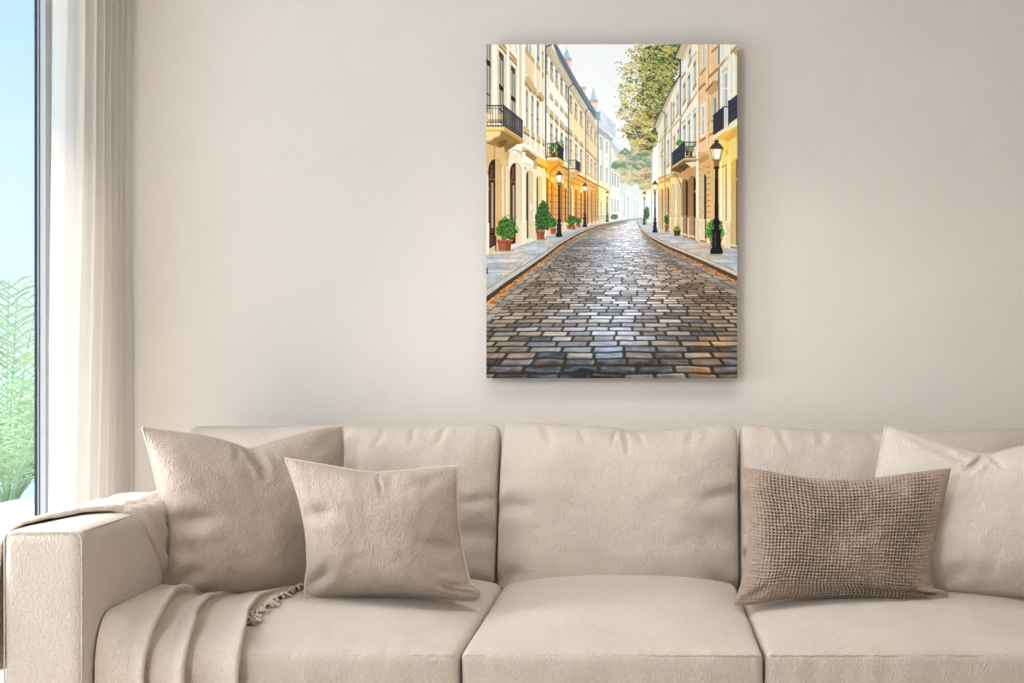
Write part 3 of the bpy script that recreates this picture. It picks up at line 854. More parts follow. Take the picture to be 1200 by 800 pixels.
def street_picture():
    A = Paint(4)
    rs = A.rs
    XX, YY = np.meshgrid(A.xs, A.ys)
    # sky
    A.im[:] = (253, 253, 254)
    t = np.clip((YY-90)/150, 0, 1)[..., None]
    A.im[:] = A.im*(1-t) + np.array((228, 236, 243))*t
    LV, LC = (755., 246.), lambda x, l: 246+l*(755-x)
    RV, RC = (730., 252.), lambda x, l: 252+l*(x-730)
    def lq(x0, x1, l0, l1, c, a=1.0, C=LC): A.poly([(x0, C(x0, l0)), (x1, C(x1, l0)), (x1, C(x1, l1)), (x0, C(x0, l1))], c, a)
    def rq(x0, x1, l0, l1, c, a=1.0): lq(x0, x1, l0, l1, c, a, RC)
    def ly(x, y): return (y-246)/(755-x)
    def ry(x, y): return (y-252)/(x-730)
    # ---- far hazy roofs and towers
    A.poly([(697, 140), (703, 128), (714, 138), (722, 146), (722, 175), (700, 178)], (206, 220, 232))
    A.poly([(712, 137), (716, 146), (721, 146), (721, 160), (712, 160)], (188, 204, 220))
    A.poly([(714, 155), (727, 172), (732, 200), (714, 200)], (222, 228, 238))
    A.rect(709.5, 714, 148, 158, (228, 202, 196))
    A.rect(660.5, 669.5, 72, 96, (232, 204, 188)); A.rect(660, 670, 68, 72, (206, 164, 164)); A.rect(663, 668, 76, 90, (240, 218, 202))
    A.poly([(664, 56), (668.5, 68.2), (660, 68.2)], (166, 192, 212)); A.line([(664, 53), (664, 58)], .5, (190, 205, 220))
    A.rect(679, 686, 104, 114, (232, 206, 192)); A.rect(678.5, 686.5, 102, 105, (205, 164, 168))
    A.rect(691.5, 700, 117, 142, (234, 210, 196)); A.rect(691, 700.5, 116.5, 120.5, (200, 160, 166))
    A.poly([(695.5, 102), (699, 117), (692, 117)], (168, 198, 218)); A.line([(695.5, 98), (695.5, 104)], .5, (190, 205, 220))
    # ---- LEFT ROW, far to near
    # hazy end of the row
    A.poly([(727, 195), (742, 212), (752, 230), (752, 258), (727, 258)], (206, 208, 206))
    A.poly([(714, 163), (728, 178), (728, 262), (714, 264)], (222, 219, 206))
    A.poly([(714, 162), (727, 178), (738, 200), (736, 206), (727, 188), (714, 168)], (196, 190, 196))
    for x, y0, y1, w in ((717, 201, 217, 1.6), (720.2, 203, 218, 1.6), (723.6, 205, 219, 1.5), (716.4, 232, 248, 1.4), (720, 233, 248, 1.6), (723.2, 234, 248, 1.6),
                         (731, 226, 254, 1.2), (735, 231, 254, 1.8), (739, 233, 254, 1.4), (743, 234, 254, 1.4), (746.5, 236, 254, 1.2)):
        A.rect(x, x+w, y0, y1, (148, 158, 162)); A.rect(x-.3, x+w+.3, y1, y1+.8, (206, 198, 178))
    A.line([(714, 222), (728, 226), (740, 229), (752, 232)], 1.1, (206, 198, 180))
    A.line([(728, 180), (728, 262)], .9, (186, 194, 204)); A.line([(740, 205), (740, 258)], .7, (206, 212, 220))
    # pale house
    A.poly([(701, 155), (716, 166), (716, 264), (701, 266)], (238, 232, 212))
    A.poly([(700, 148), (718, 162), (718.5, 164), (715, 165), (701, 156)], (150, 166, 182))
    A.poly([(701.5, 156), (714, 165), (714, 167), (701.5, 159)], (226, 220, 200))
    for x, y0, y1, w in ((703, 161, 175, 2.3), (710, 166.5, 178, 2), (703, 194, 211, 2.2), (710, 197, 213, 2)):
        A.rect(x, x+w, y0, y1, (172, 176, 172)); A.rect(x, x+w, y0, y0+1.4, (150, 140, 120)); A.rect(x-.4, x+w+.4, y1, y1+1.4, (206, 188, 150))
    for x, y in ((703, 182), (710, 185)): A.rect(x, x+2.4, y, y+1.6, (220, 206, 176))
    A.line([(706.4, 162), (706.4, 222)], .8, (150, 160, 172)); A.line([(715, 165), (715, 222)], .9, (140, 152, 168)); A.line([(718, 163.5), (715, 166)], .8, (140, 152, 168))
    # orange house
    def house(x0, x1, c, roof=-1.77, soff=-1.60, soffc=(208, 188, 154)):
        lq(x0, x1, roof-.02, .30, c)
        lq(x0, x1, roof, soff, soffc); lq(x0, x1, soff-.06, soff, tuple(v*.93 for v in soffc))
    house(686, 701, (240, 202, 156)); house(666, 686.5, (247, 217, 166)); house(640, 666.5, (245, 239, 221))
    # slate roof edge and gutter
    A.poly([(648, 52), (652.5, 52), (676, 95), (703, 138), (703.5, 141), (697, 140), (671, 98), (655, 70)], (118, 130, 140))
    A.line([(649.5, 52), (672, 96), (690, 127), (703.5, 141)], 1.2, (88, 99, 110))
    A.rect(700.3, 701.6, 141, 222, (120, 128, 136))
    A.rect(698.5, 703, 131, 141, (150, 160, 168))
    def lwin(x0, x1, l0, l1, glass, head=None, sill=True, fr=(214, 200, 172)):
        lq(x0-.5, x1+.5, l0-.01, l1+.01, fr); lq(x0, x1, l0, l1, glass)
        lq(x0, x0+(x1-x0)*.35, l0, l1, tuple(v*.72 for v in glass))
        lq(x0, x1, l0, l0+.035, tuple(v*.62 for v in glass))
        m = l0+(l1-l0)*.42; lq(x0, x1, m, m+.018, tuple(v*.6 for v in glass))
        if sill: lq(x0-.7, x1+.9, l1, l1+.05, (198, 168, 120))
        if head:
            lq(x0-1.1, x1+1.2, head, head+.09, (204, 178, 134)); lq(x0-1.1, x1+1.2, head+.055, head+.09, (158, 130, 90)); lq(x0-.7, x1+.7, head+.09, l0, (228, 212, 178))
            lq(x0-1.1, x1+1.2, head-.012, head, (246, 236, 212))
    g1 = (178, 174, 160); g2 = (190, 182, 164)
    for x in (645.3, 651.2, 657, 662.5): lwin(x, x+2.6, -1.60, -1.44, (186, 184, 170))
    lwin(640.3, 641.4, -1.6, -1.44, (186, 184, 170))
    for x in (645, 651, 657, 662.3): lq(x-.6, x+3.2, -1.25, -1.19, (206, 180, 132)); lq(x-.6, x+3.2, -1.205, -1.185, (166, 138, 92))
    for x in (645.2, 651.2, 657.2, 662.6): lwin(x, x+2.3, -.93, -.66, g1, head=-1.075)
    lq(640.6, 643, -1.08, -1.0, (204, 178, 134))
    for x in (668, 674, 680): lwin(x, x+2.2, -1.56, -1.36, g2)
    for x in (668, 674.3, 680.3): lwin(x, x+1.9, -.96, -.62, g2, head=-1.10)
    for x in (688, 692.3, 696.8): lwin(x, x+1.7, -1.58, -1.36, (196, 182, 160))
    for x in (688, 692.3, 696.8): lwin(x, x+1.7, -.97, -.66, (200, 186, 164), head=-1.10)
    lq(686.5, 700.5, -.60, -.52, (236, 190, 140), .5)
    # ground floor of the three houses: rusticated, warm
    def ground(x0, x1, c, l0=-.545):
        lq(x0, x1, l0, .30, c)
        lq(x0, x1, l0-.055, l0, (232, 212, 174)); lq(x0, x1, l0, l0+.03, (150, 108, 60))
        for l in np.arange(l0+.09, .14, .072): lq(x0, x1, l, l+.010, tuple(v*.72 for v in c))
        lq(x0, x1, .15, .30, (214, 188, 150)); lq(x0, x1, .145, .16, (196, 160, 116))
    ground(640, 666.5, (208, 146, 82)); ground(666, 701, (206, 146, 86)); ground(701, 715, (238, 214, 170))
    def larch(x0, x1, xr, yt, dark, reveal, yb=None, glass=None):
        """arched opening: dark doorway x0..x1 and the lit reveal x1..xr"""
        w = xr-x0
        pts = [(x0, LC(x0, .24) if yb is None else yb)]
        hh = w*.95
        for q in np.linspace(0, math.pi, 18):
            xx = x0+w/2-w/2*math.cos(q); pts.append((xx, yt+hh*(1-math.sin(q)**.9) + (xx-x0)/w*1.2))
        pts.append((xr, LC(xr, .22) if yb is None else yb))
        A.poly([(p[0]+(p[0]-(x0+xr)/2)*.22, p[1]-1.4) for p in pts], tuple(min(255, v*1.10) for v in reveal))
        A.poly([(p[0]+(p[0]-(x0+xr)/2)*.10, p[1]-.7) for p in pts], tuple(v*.86 for v in reveal))
        A.poly(pts, reveal)
        d = [p for p in pts if p[0] <= x1]
        yl = [p[1] for p in d][-1]
        A.poly(d+[(x1, yl+1.5), (x1, d[0][1])], dark)
    # openings in the far ground floors
    for x0, x1, l0 in ((641, 643.2, -.33), (646.2, 649, -.30), (657, 660, -.33), (662, 664, -.28), (674.5, 676.5, -.30), (680.5, 682, -.28)):
        lq(x0, x1, l0, .15, (176, 128, 80)); lq(x0, x0+.9, l0, .15, (98, 66, 42)); lq(x0-.4, x1+.4, l0-.05, l0, (242, 196, 126))
    larch(668.2, 669.8, 672, 219, (120, 88, 56), (222, 196, 154)); larch(688, 689.6, 691.4, 221, (140, 98, 62), (196, 150, 100))
    larch(692.6, 694, 695.6, 223, (140, 98, 62), (190, 146, 98)); larch(697, 698, 699.4, 226, (140, 98, 62), (186, 142, 96))
    for x in (703.6, 710.0): lq(x, x+1.5, -.2, .2, (170, 158, 130))
    A.line([(639.6, 52), (639.6, 268)], 1.5, (62, 70, 84)); A.line([(639.6, 55.5), (646, 52.5)], 1.4, (56, 66, 82))
    A.line([(666.4, 103), (666.4, 262)], 1.2, (74, 82, 94)); A.line([(666.4, 103), (672, 98)], 1.1, (66, 76, 92))
    A.line([(686.4, 131), (686.4, 212)], 1.0, (92, 100, 112)); A.line([(686.4, 131), (690.5, 127)], 1.0, (80, 90, 104))
    A.line([(700.8, 140), (700.8, 244)], .9, (110, 118, 126)); A.line([(701, 222), (701, 258)], 1.0, (104, 108, 112))
    # ---- nearest left house
    lq(570, 612.5, -1.8, .30, (243, 231, 206)); lq(611.5, 639, -1.8, .30, (241, 230, 207))
    for x0, x1, c in ((575.5, 577, (214, 192, 150)), (577, 583, (246, 236, 216)), (583, 584.4, (220, 198, 154)), (591, 594, (226, 210, 176)), (594, 597, (248, 240, 222)),
                      (597.3, 598.6, (222, 204, 164)), (604.6, 606, (226, 208, 172)), (606.4, 608.2, (250, 243, 228)), (608.4, 611.6, (224, 200, 152)), (611.8, 615.2, (250, 243, 226)),
                      (627, 628.6, (250, 243, 226)), (633, 634.5, (248, 240, 222)), (634.8, 636.6, (232, 214, 176))):
        lq(x0, x1, -1.8, -.55, c)
    dk = (84, 62, 60)
    def bwin(x0, x1, l0, l1):
        lq(x0-.8, x1+.9, l0-.02, l1, (232, 214, 176)); lq(x0, x1, l0, l1, dk)
        w = x1-x0
        lq(x0+.1*w, x0+.30*w, l0+.04, l1, (190, 190, 178)); lq(x0+.40*w, x0+.82*w, l0+.05, l1, (150, 152, 132))
        lq(x0+.50*w, x0+.66*w, l0+.05, l1, (186, 190, 172))
        m = l0+(l1-l0)*.46; lq(x0, x1+.2, m, m+.035, (58, 34, 30)); lq(x0, x1, l0+(l1-l0)*.80, l0+(l1-l0)*.80+.012, dk)
    bwin(569, 575, -1.25, -.62); bwin(585, 590.4, -1.10, -.6); bwin(599, 604.1, -1.09, -.6)
    for x0, x1, l in ((585, 594, -1.185), (597, 606, -1.185)):
        lq(x0, x1, l, l+.06, (206, 172, 116)); lq(x0, x1, l+.012, l+.02, (150, 116, 70)); lq(x0, x1, l+.045, l+.06, (146, 112, 70)); lq(x0, x1, l-.02, l, (250, 240, 216))
    # second bay: peach panels, double windows under a heavy cornice
    lq(615.4, 626.2, -1.34, -1.02, (240, 205, 164)); lq(628.4, 633.4, -1.32, -1.05, (242, 212, 172))
    bl = (168, 176, 186)
    lq(617, 622.4, -1.8, -1.36, bl); lq(619.4, 620.3, -1.8, -1.36, (236, 238, 240)); lq(617, 617.8, -1.8, -1.36, (120, 112, 110))
    lq(629.8, 632.2, -1.8, -1.38, bl); lq(629.8, 630.4, -1.8, -1.38, (120, 112, 110)); lq(629.6, 632, -1.44, -1.42, (90, 84, 84))
    lq(615.6, 626.6, -1.37, -1.32, (206, 164, 106)); lq(628.6, 633.2, -1.37, -1.32, (206, 164, 106))
    lq(635.3, 637, -1.56, -1.38, (196, 180, 146)); lq(635, 637.6, -1.36, -1.30, (200, 166, 110)); lq(635.2, 637, -1.56, -1.53, (150, 126, 86))
    A.poly([(615.3, 91), (619.6, 89), (629, 105), (629.4, 109), (624, 108.5), (615.3, 98)], (204, 172, 120))
    A.poly([(615.3, 94), (624, 107), (629, 109), (626, 112), (615.3, 101)], (166, 132, 84))
    A.poly([(627, 110), (634, 107.6), (638.6, 114.6), (637, 118.6), (631, 119), (627, 113)], (206, 174, 122))
    A.poly([(628, 113), (632, 112), (637, 118), (632, 120)], (158, 124, 78))
    for x0, x1, l0, l1 in ((617, 618.6, -1.02, -.70), (623.3, 624.8, -1.02, -.69), (629.3, 631.2, -1.02, -.69)):
        lq(x0-.9, x1+1.2, l0-.03, l1, (228, 212, 178)); lq(x0, x1, l0, l1, (158, 168, 178)); lq(x0, x0+.5, l0, l1, (100, 92, 88)); lq(x0, x1, l0, l0+.05, (104, 84, 62)); lq(x0, x1, -.86, -.84, (88, 78, 74))
    for x0, x1 in ((613.5, 620.8), (622.4, 627), (629, 633.6), (635.4, 638.4)):
        l = -.70
        lq(x0, x1, l, l+.05, (204, 174, 124)); lq(x0+.3, x1-.3, l+.05, l+.18, (226, 210, 180)); lq(x0, x1, l+.045, l+.065, (150, 120, 80))
    # shop level cornices
    A.poly([(612, 172.4), (619, 171.2), (632, 184), (632, 188), (626, 188.5), (612, 178)], (208, 180, 130))
    A.poly([(612, 176.5), (619, 176), (632, 187.4), (627, 190), (612, 179.6)], (152, 120, 78))
    A.poly([(628, 187), (632, 183), (642, 190.4), (642.5, 194), (640, 197), (629, 191)], (234, 176, 92)); A.poly([(629, 190), (640, 196), (636, 198), (629, 194)], (196, 128, 56))
    A.poly([(612, 165), (640, 186), (640, 189), (612, 170)], (238, 224, 196))
    # ground floor of the nearest house
    lq(570, 597, -.52, .30, (214, 172, 112)); lq(596, 612, -.46, .30, (232, 216, 188)); lq(612, 640, -.40, .30, (228, 210, 178))
    for k in range(4): A.line([(600+k*3.2, 174.5+k*.5), (612, 178.6+k*2.2)], .9, (196, 168, 120))
    A.rect(612.3, 616, 178, 186, (238, 226, 200)); A.rect(613, 617, 196, 198, (190, 158, 108)); A.rect(625.5, 629.5, 188, 198, (178, 152, 112)); A.rect(612.6, 614, 184, 260, (240, 226, 198))
    larch(572.6, 580.4, 588.8, 186, (62, 36, 24), (206, 164, 108), yb=291); larch(598, 604.6, 611, 190.5, (66, 38, 28), (214, 190, 152), yb=286)
    larch(617, 619.2, 624.2, 200, (72, 44, 34), (206, 184, 146), yb=280); larch(629, 630.6, 634.8, 206, (74, 48, 36), (208, 186, 146), yb=272)
    def door(x0, x1, yb, y0):
        w = x1-x0
        A.rect(x0, x1, y0, y0+2.4, (124, 74, 44)); A.rect(x0+.12*w, x1-.1*w, y0+4, yb-3, (96, 58, 38))
        A.rect(x0+.22*w, x0+.42*w, y0+5, yb-24, (74, 50, 36)); A.rect(x0+.44*w, x0+.74*w, y0+5, yb-24, (172, 160, 128)); A.rect(x0+.78*w, x1, y0+3, yb-2, (70, 38, 24))
        A.line([(x0+.3*w, y0), (x0+.5*w, y0-16)], .6, (150, 120, 84)); A.line([(x0+.3*w, y0), (x0+.75*w, y0-9)], .6, (150, 120, 84)); A.line([(x0+.7*w, y0), (x0+.6*w, y0-15)], .6, (120, 90, 60))
        A.rect(x0+.15*w, x1-.1*w, yb-18, yb-16, (56, 32, 22))
    door(572.6, 580.4, 291, 209); door(598, 604.6, 285, 212)
    A.rect(570, 572.8, 205, 300, (220, 202, 172)); A.rect(571.6, 573.2, 219.5, 223, (246, 186, 70))
    for x in (588.8, 593.5): A.rect(x, x+1.2, 195, 286, (236, 220, 190))
    A.rect(620.8, 623.4, 239.6, 246, (206, 210, 222))
    # plinths and steps
    A.poly([(570, 262), (573.6, 261), (573.6, 296.5), (570, 298)], (226, 212, 190)); A.poly([(611, 259), (617.4, 258.4), (617.4, 284), (611, 287)], (224, 206, 178)); A.poly([(611, 259), (617.6, 258.4), (617.6, 260), (611, 260.6)], (240, 228, 206))
    A.poly([(574, 291), (581, 287), (584, 288), (576, 294)], (176, 172, 164)); A.poly([(600, 286), (610, 283), (611, 285), (601, 290)], (196, 192, 184)); A.poly([(618, 279), (627, 276), (628, 279), (618, 283)], (206, 196, 178))
    A.poly([(624.5, 258), (628.5, 258), (628.5, 279), (624.5, 281)], (212, 192, 160))
    # balcony of the nearest house
    A.poly([(570, 148), (591, 148), (614, 164), (613.5, 167.5), (604, 170), (594, 172), (584, 172.5), (570, 168)], (150, 114, 66))
    A.poly([(570, 148.5), (591, 148.5), (591, 153.6), (570, 153.6)], (238, 202, 132)); A.poly([(570, 152.4), (591, 152.4), (591, 154), (570, 154)], (206, 158, 84))
    A.poly([(591, 148.5), (614.2, 163.6), (613, 168), (591, 153.6)], (200, 154, 86)); A.poly([(591, 147.6), (614.5, 163), (614.5, 164.5), (591, 149)], (236, 204, 142))
    A.poly([(570, 154), (587, 154), (586, 160), (580, 162), (576, 165.6), (570, 166)], (240, 206, 142)); A.line([(570, 165), (576, 164.6), (580, 161), (586, 159)], .7, (170, 122, 62))
    A.poly([(584, 166), (590, 164), (596, 163.5), (593, 169), (588, 172.5), (585, 173)], (128, 92, 46)); A.poly([(591, 170), (600, 168), (608, 167), (603, 171.5), (595, 176.5), (592, 181)], (140, 102, 52))
    A.poly([(592, 178), (598, 177), (596.5, 186), (593, 188)], (196, 156, 96)); A.line([(579.8, 169), (579.8, 185)], 1.0, (176, 130, 72))
    nv = (44, 46, 56)
    A.poly([(591, 125), (612, 142), (612, 161), (591, 147)], (96, 92, 94), .72)
    for k in range(14):
        f = k/13; x = 591+21*f; A.line([(x, 124.5+17*f), (x, 147+14*f)], .75, nv)
    for k in range(7):
        x = 571.5+k*3.2; A.line([(x, 124), (x, 147.5)], .6, (70, 66, 70)); A.ell(x+1.6, 141.6, 1.3, 2.2, (90, 84, 84), .5)
    A.line([(570, 123.9), (590.6, 123.9), (612.4, 141.4)], 1.3, nv); A.line([(570, 127), (590.6, 127), (612.4, 144)], .6, nv); A.line([(570, 143.6), (590.6, 143.6), (612.4, 158.4)], .7, nv); A.line([(570, 147.4), (590.6, 147.4), (612.4, 161.6)], 1.1, nv)
    A.line([(590.6, 123.5), (590.6, 148)], 1.3, nv); A.line([(612.2, 141), (612.2, 161.6)], 1.2, nv)
    A.rect(570, 573, 133, 142, (240, 196, 112), .8); A.rect(573, 577, 128, 133, (206, 160, 100), .8); A.rect(583.4, 588.6, 134, 140, (208, 166, 108), .8)
    # balcony with a plant
    A.rect(641, 654, 184.4, 188, (226, 206, 166)); A.poly([(654, 184.4), (661.6, 189), (661, 192), (654, 188)], (200, 168, 112)); A.poly([(641, 188), (654, 188), (661, 192), (653, 197), (648, 199), (641, 198)], (206, 150, 76))
    A.poly([(643, 198), (652, 190), (659, 191.5), (650, 199), (645, 203)], (188, 124, 52)); A.line([(644, 199), (653, 191)], 1.0, (238, 184, 102))
    A.dabs([(643, 172), (650, 165), (660, 163), (661, 174), (655, 182), (644, 182)], 170, [(74, 110, 48), (110, 150, 60), (52, 84, 40), (130, 164, 78)], (.5, 1.2))
    A.rect(646, 652, 179, 184, (120, 74, 54))
    A.poly([(654, 168.5), (660.6, 175.6), (660.6, 188.4), (654, 184)], (52, 54, 66))
    for k in range(6): A.line([(641.6+k*2.4, 168.5), (641.6+k*2.4, 184)], .6, nv)
    A.line([(641, 168.5), (654, 168.5), (661, 175.6)], 1.0, nv); A.line([(641, 183.8), (654, 183.8), (661, 188)], 1.0, nv)
    A.line([(648, 166), (650, 161), (653.5, 159.6)], .6, (120, 150, 80))
    # small balcony
    A.rect(667, 675.5, 198, 201, (222, 200, 158)); A.poly([(675.5, 198), (680.4, 201.6), (678, 204), (672, 207), (668, 206)], (190, 154, 100)); A.poly([(667, 201), (675, 201), (679, 203), (672, 208), (667, 210)], (200, 160, 104))
    A.poly([(674.6, 187.6), (680, 191), (680, 201.4), (674.6, 198.4)], (58, 62, 74))
    for k in range(6): A.line([(667.4+k*1.4, 187.6), (667.4+k*1.4, 198)], .4, (110, 112, 118))
    A.line([(667, 187.6), (674.8, 187.6), (680, 191)], .7, nv); A.line([(667, 198), (674.8, 198), (680, 201)], .7, nv)
    # ---- lower hazy tree at the street end and big autumn tree
    t2 = [(716, 196), (722, 186), (728, 178), (740, 168), (755, 170), (764, 178), (765, 208), (762, 222), (756, 224), (748, 216), (742, 219), (735, 213), (726, 208), (722, 203)]
    foliage(A, t2, 3600, [(98, 126, 98), (122, 146, 112), (142, 162, 124), (178, 176, 132), (216, 184, 128)], 131, (.5, 1.2), .09, .85, 6.0, lambda x, y: .8, .55)
    foliage(A, [(742, 208), (764, 196), (766, 224), (750, 225)], 420, [(120, 110, 70), (150, 128, 76), (186, 148, 88), (206, 168, 104)], 141, (.4, .9), .12, .7, 6.0)
    # white gable at the right end
    A.poly([(763, 182), (771, 172), (771, 240), (763, 246)], (244, 244, 242)); A.rect(763, 764.4, 176, 262, (170, 178, 188))
    for x in (766.3, 768.8): A.rect(x, x+1, 186, 206, (214, 218, 222))
    t1 = [(742, 52), (802, 52), (798, 64), (786, 100), (772, 136), (768, 150), (770, 168), (766, 175), (757, 178), (751, 178), (745, 169), (738, 166), (731, 160), (728, 152), (734, 142), (729, 138), (722, 133), (727, 122), (722, 118),
          (729, 108), (724, 101), (729, 93), (728, 86), (721, 76), (731, 73), (738, 78), (741, 66), (736, 59)]
    yel = [(104, 112, 48), (148, 140, 58), (190, 164, 72), (206, 176, 86), (216, 190, 108)]
    grn = [(52, 70, 36), (76, 104, 46), (104, 132, 56), (142, 158, 68), (190, 176, 88)]
    olv = [(62, 62, 30), (104, 98, 38), (146, 126, 44), (178, 148, 58), (206, 176, 88)]
    foliage(A, t1, 3600, yel, 151, (.4, 1.0), .10, .9, 11.0, lambda x, y: np.clip((x-740)/40, 0, .7))
    core = [(756, 54), (800, 50), (790, 96), (774, 136), (764, 134), (752, 128), (744, 116), (752, 96), (748, 72)]
    foliage(A, core, 3200, grn, 161, (.4, 1.0), .11, .9, 10.0, lambda x, y: .5)
    foliage(A, [(744, 132), (772, 128), (769, 172), (757, 178), (748, 174), (736, 160)], 1500, olv, 171, (.4, 1.0), .11, .9, 7.0, lambda x, y: .5)
    foliage(A, [(757, 156), (770, 150), (770, 170), (760, 174)], 320, grn, 176, (.4, .9), .14, .9, 4.0)
    for b, wd in (([(800, 92), (783, 98), (765, 102), (752, 106)], .9), ([(800, 90), (788, 78), (780, 68)], .9), ([(784, 98), (776, 90), (770, 82)], .7), ([(776, 128), (766, 118), (752, 116), (742, 117)], .8),
                  ([(766, 118), (758, 128), (748, 139)], .7), ([(782, 97), (792, 86), (788, 66)], .8), ([(762, 102), (750, 108), (742, 116)], .6), ([(770, 126), (760, 138), (752, 146)], .6)):
        A.line(b, wd, (52, 48, 38), .7)
    foliage(A, core, 900, grn, 181, (.4, .9), .11, .9, 10.0); foliage(A, t1, 1300, yel, 191, (.35, .9), .13, .9, 12.0)
    for k in range(150):                                      # loose leaves at the rim
        x = rs.uniform(714, 742); y = rs.uniform(58, 165)
        if x > 717+14*rs.rand(): A.ell(x, y, rs.uniform(.3, .9), rs.uniform(.3, .7), (192+rs.uniform(-20, 20), 176, 108), .6)
    # ---- RIGHT ROW
    def rwin(x0, x1, y0, y1, glass, fr=(226, 208, 172), head=True, sill=True):
        w = x1-x0; s_ = ry((x0+x1)/2, y0); s2 = ry((x0+x1)/2, y1)
        rq(x0-.9, x1+.7, s_-.06, s2+.02, fr); rq(x0, x1, s_, s2, glass); rq(x0, x0+.38*w, s_, s2, tuple(min(255, v*1.13) for v in glass)); rq(x1-.22*w, x1, s_, s2, tuple(v*.75 for v in glass))
        rq(x0, x1, s_, s_+.05, tuple(v*.6 for v in glass))
        if sill: rq(x0-1.0, x1+.8, s2, s2+.06, (196, 162, 108)); rq(x0-1.0, x1+.8, s2+.04, s2+.065, (140, 108, 66))
    def rcorn(x0, x1, y0, y1, th, c=(206, 176, 122)):
        A.poly([(x0, y0), (x1, y1), (x1, y1+th), (x0, y0+th)], c); A.poly([(x0, y0+th*.62), (x1, y1+th*.62), (x1, y1+th), (x0, y0+th)], tuple(v*.66 for v in c)); A.poly([(x0, y0), (x1, y1), (x1, y1+th*.18), (x0, y0+th*.18)], tuple(min(255, v*1.18) for v in c))
    A.poly([(771, 150), (786, 108), (798, 84), (798, 285), (771, 268)], (234, 220, 192))
    A.poly([(797, 52), (818, 52), (818, 290), (797, 284)], (244, 236, 216)); A.poly([(785, 112), (798, 88), (798, 285), (785, 276)], (240, 230, 208))
    A.poly([(766, 148), (784, 108), (797, 85), (796.5, 90), (786, 114), (771, 151)], (206, 182, 144)); A.line([(766.5, 147.5), (777, 124), (785, 107), (796, 89)], 1.8, (96, 102, 110))
    A.poly([(797, 52), (808, 52), (798, 72), (791, 69)], (208, 182, 142)); A.line([(797.4, 52), (790, 68)], 2.2, (92, 98, 104)); A.line([(790, 68), (797, 70.6)], 1.5, (70, 78, 90))
    A.poly([(807, 52), (812, 52), (799, 76), (799, 70)], (226, 208, 172))
    A.line([(797.2, 70), (797.2, 168)], 1.5, (110, 120, 132)); A.line([(797, 70), (797, 90)], 1.6, (66, 74, 88)); A.line([(796, 90), (788, 100)], 1.2, (70, 80, 92))
    for x, y0, y1 in ((775, 160, 176), (775, 182, 206), (780, 134, 150), (782, 165, 192), (778, 190, 214), (788.3, 121, 140), (793, 112, 132), (789, 160, 176), (794, 152, 172)): rwin(x, x+1.7, y0, y1, (186, 180, 166))
    A.line([(779, 133), (779, 252)], 1.1, (92, 98, 106)); A.line([(771, 129), (779, 132)], 1.0, (84, 92, 102)); A.line([(786.4, 120), (786.4, 260)], 1.0, (110, 116, 124))
    A.line([(772, 166), (797, 138), (817, 107)], 1.5, (216, 190, 142)); A.line([(772, 167.4), (797, 139.6), (817, 109)], .7, (176, 142, 92))
    for x, y0, y1 in ((807, 58, 71), (812.8, 73, 98), (806, 88, 118), (800.6, 98, 117), (812.8, 133, 166), (806, 141, 170), (800.6, 147, 172)): rwin(x, x+2.4, y0, y1, (176, 180, 178), fr=(232, 214, 178))
    rcorn(797, 803.6, 91, 82, 4); rcorn(810, 816.6, 67, 58, 3.4, (236, 214, 176)); rcorn(798.5, 803, 143, 139, 2.6, (226, 202, 156)); rcorn(805, 809.4, 136, 131, 2.6, (226, 202, 156)); rcorn(811.6, 816, 129, 124, 2.6, (226, 202, 156))
    # orange house
    A.poly([(818, 52), (842.5, 52), (842.5, 300), (818, 290)], (240, 194, 144))
    for x, c in ((818.2, (226, 172, 120)), (827.2, (250, 212, 166)), (829.6, (224, 170, 118)), (831.4, (248, 206, 156))): A.rect(x, x+1.3, 52, 168, c)
    A.rect(822.4, 826.2, 52, 82, (236, 226, 210)); A.rect(823.4, 825.4, 52, 80, (178, 192, 206)); rcorn(820, 826.6, 86, 77.6, 3.4, (200, 150, 96))
    A.rect(836, 838.4, 52, 56, (206, 214, 222)); rcorn(833.2, 840.6, 60, 52.5, 3.4, (196, 146, 92))
    rcorn(818, 826.4, 102.6, 94.6, 4.4, (206, 152, 98)); rcorn(830, 841, 88.4, 78, 4.2, (196, 146, 94))
    rcorn(827, 835.6, 104.4, 94.6, 4.4, (176, 132, 84)); A.poly([(835.6, 94.6), (841.4, 95), (841.4, 99), (835.6, 98.6)], (190, 146, 96)); A.poly([(829, 108), (836, 99), (841, 99), (841, 106), (833, 112)], (206, 156, 104))
    A.poly([(831, 116), (840, 108), (840, 152), (831, 157)], (224, 190, 140)); A.rect(834.4, 838.6, 114, 152, (204, 188, 162)); A.rect(836.4, 838.6, 115, 150, (150, 156, 160)); A.rect(837.8, 838.6, 115, 150, (92, 84, 80))
    A.poly([(821.6, 123), (826.2, 118), (826.2, 161), (821.6, 163)], (244, 234, 216)); A.rect(822.8, 825, 125, 158, (166, 184, 196)); A.rect(822.8, 825, 139, 140, (236, 238, 240)); rcorn(819.6, 827, 163.4, 158.6, 4, (196, 146, 96))
    rcorn(829.6, 836, 143, 140, 3, (190, 148, 96)); A.rect(830.8, 835, 143, 156, (228, 196, 150)); rcorn(831, 836, 157.4, 153.4, 2.6, (196, 146, 92))
    # near cream house
    A.poly([(842, 52), (864, 52), (864, 300), (842, 290)], (243, 233, 208))
    for x, c in ((843.6, (250, 243, 226)), (846.2, (228, 212, 176)), (853.6, (250, 245, 230)), (856, (232, 216, 182)), (859.5, (246, 238, 216)), (862, (226, 210, 174))): A.rect(x, x+1.4, 52, 140, c)
    A.rect(841.6, 843.2, 52, 130, (84, 96, 116)); A.rect(842, 842.6, 52, 130, (128, 144, 166))
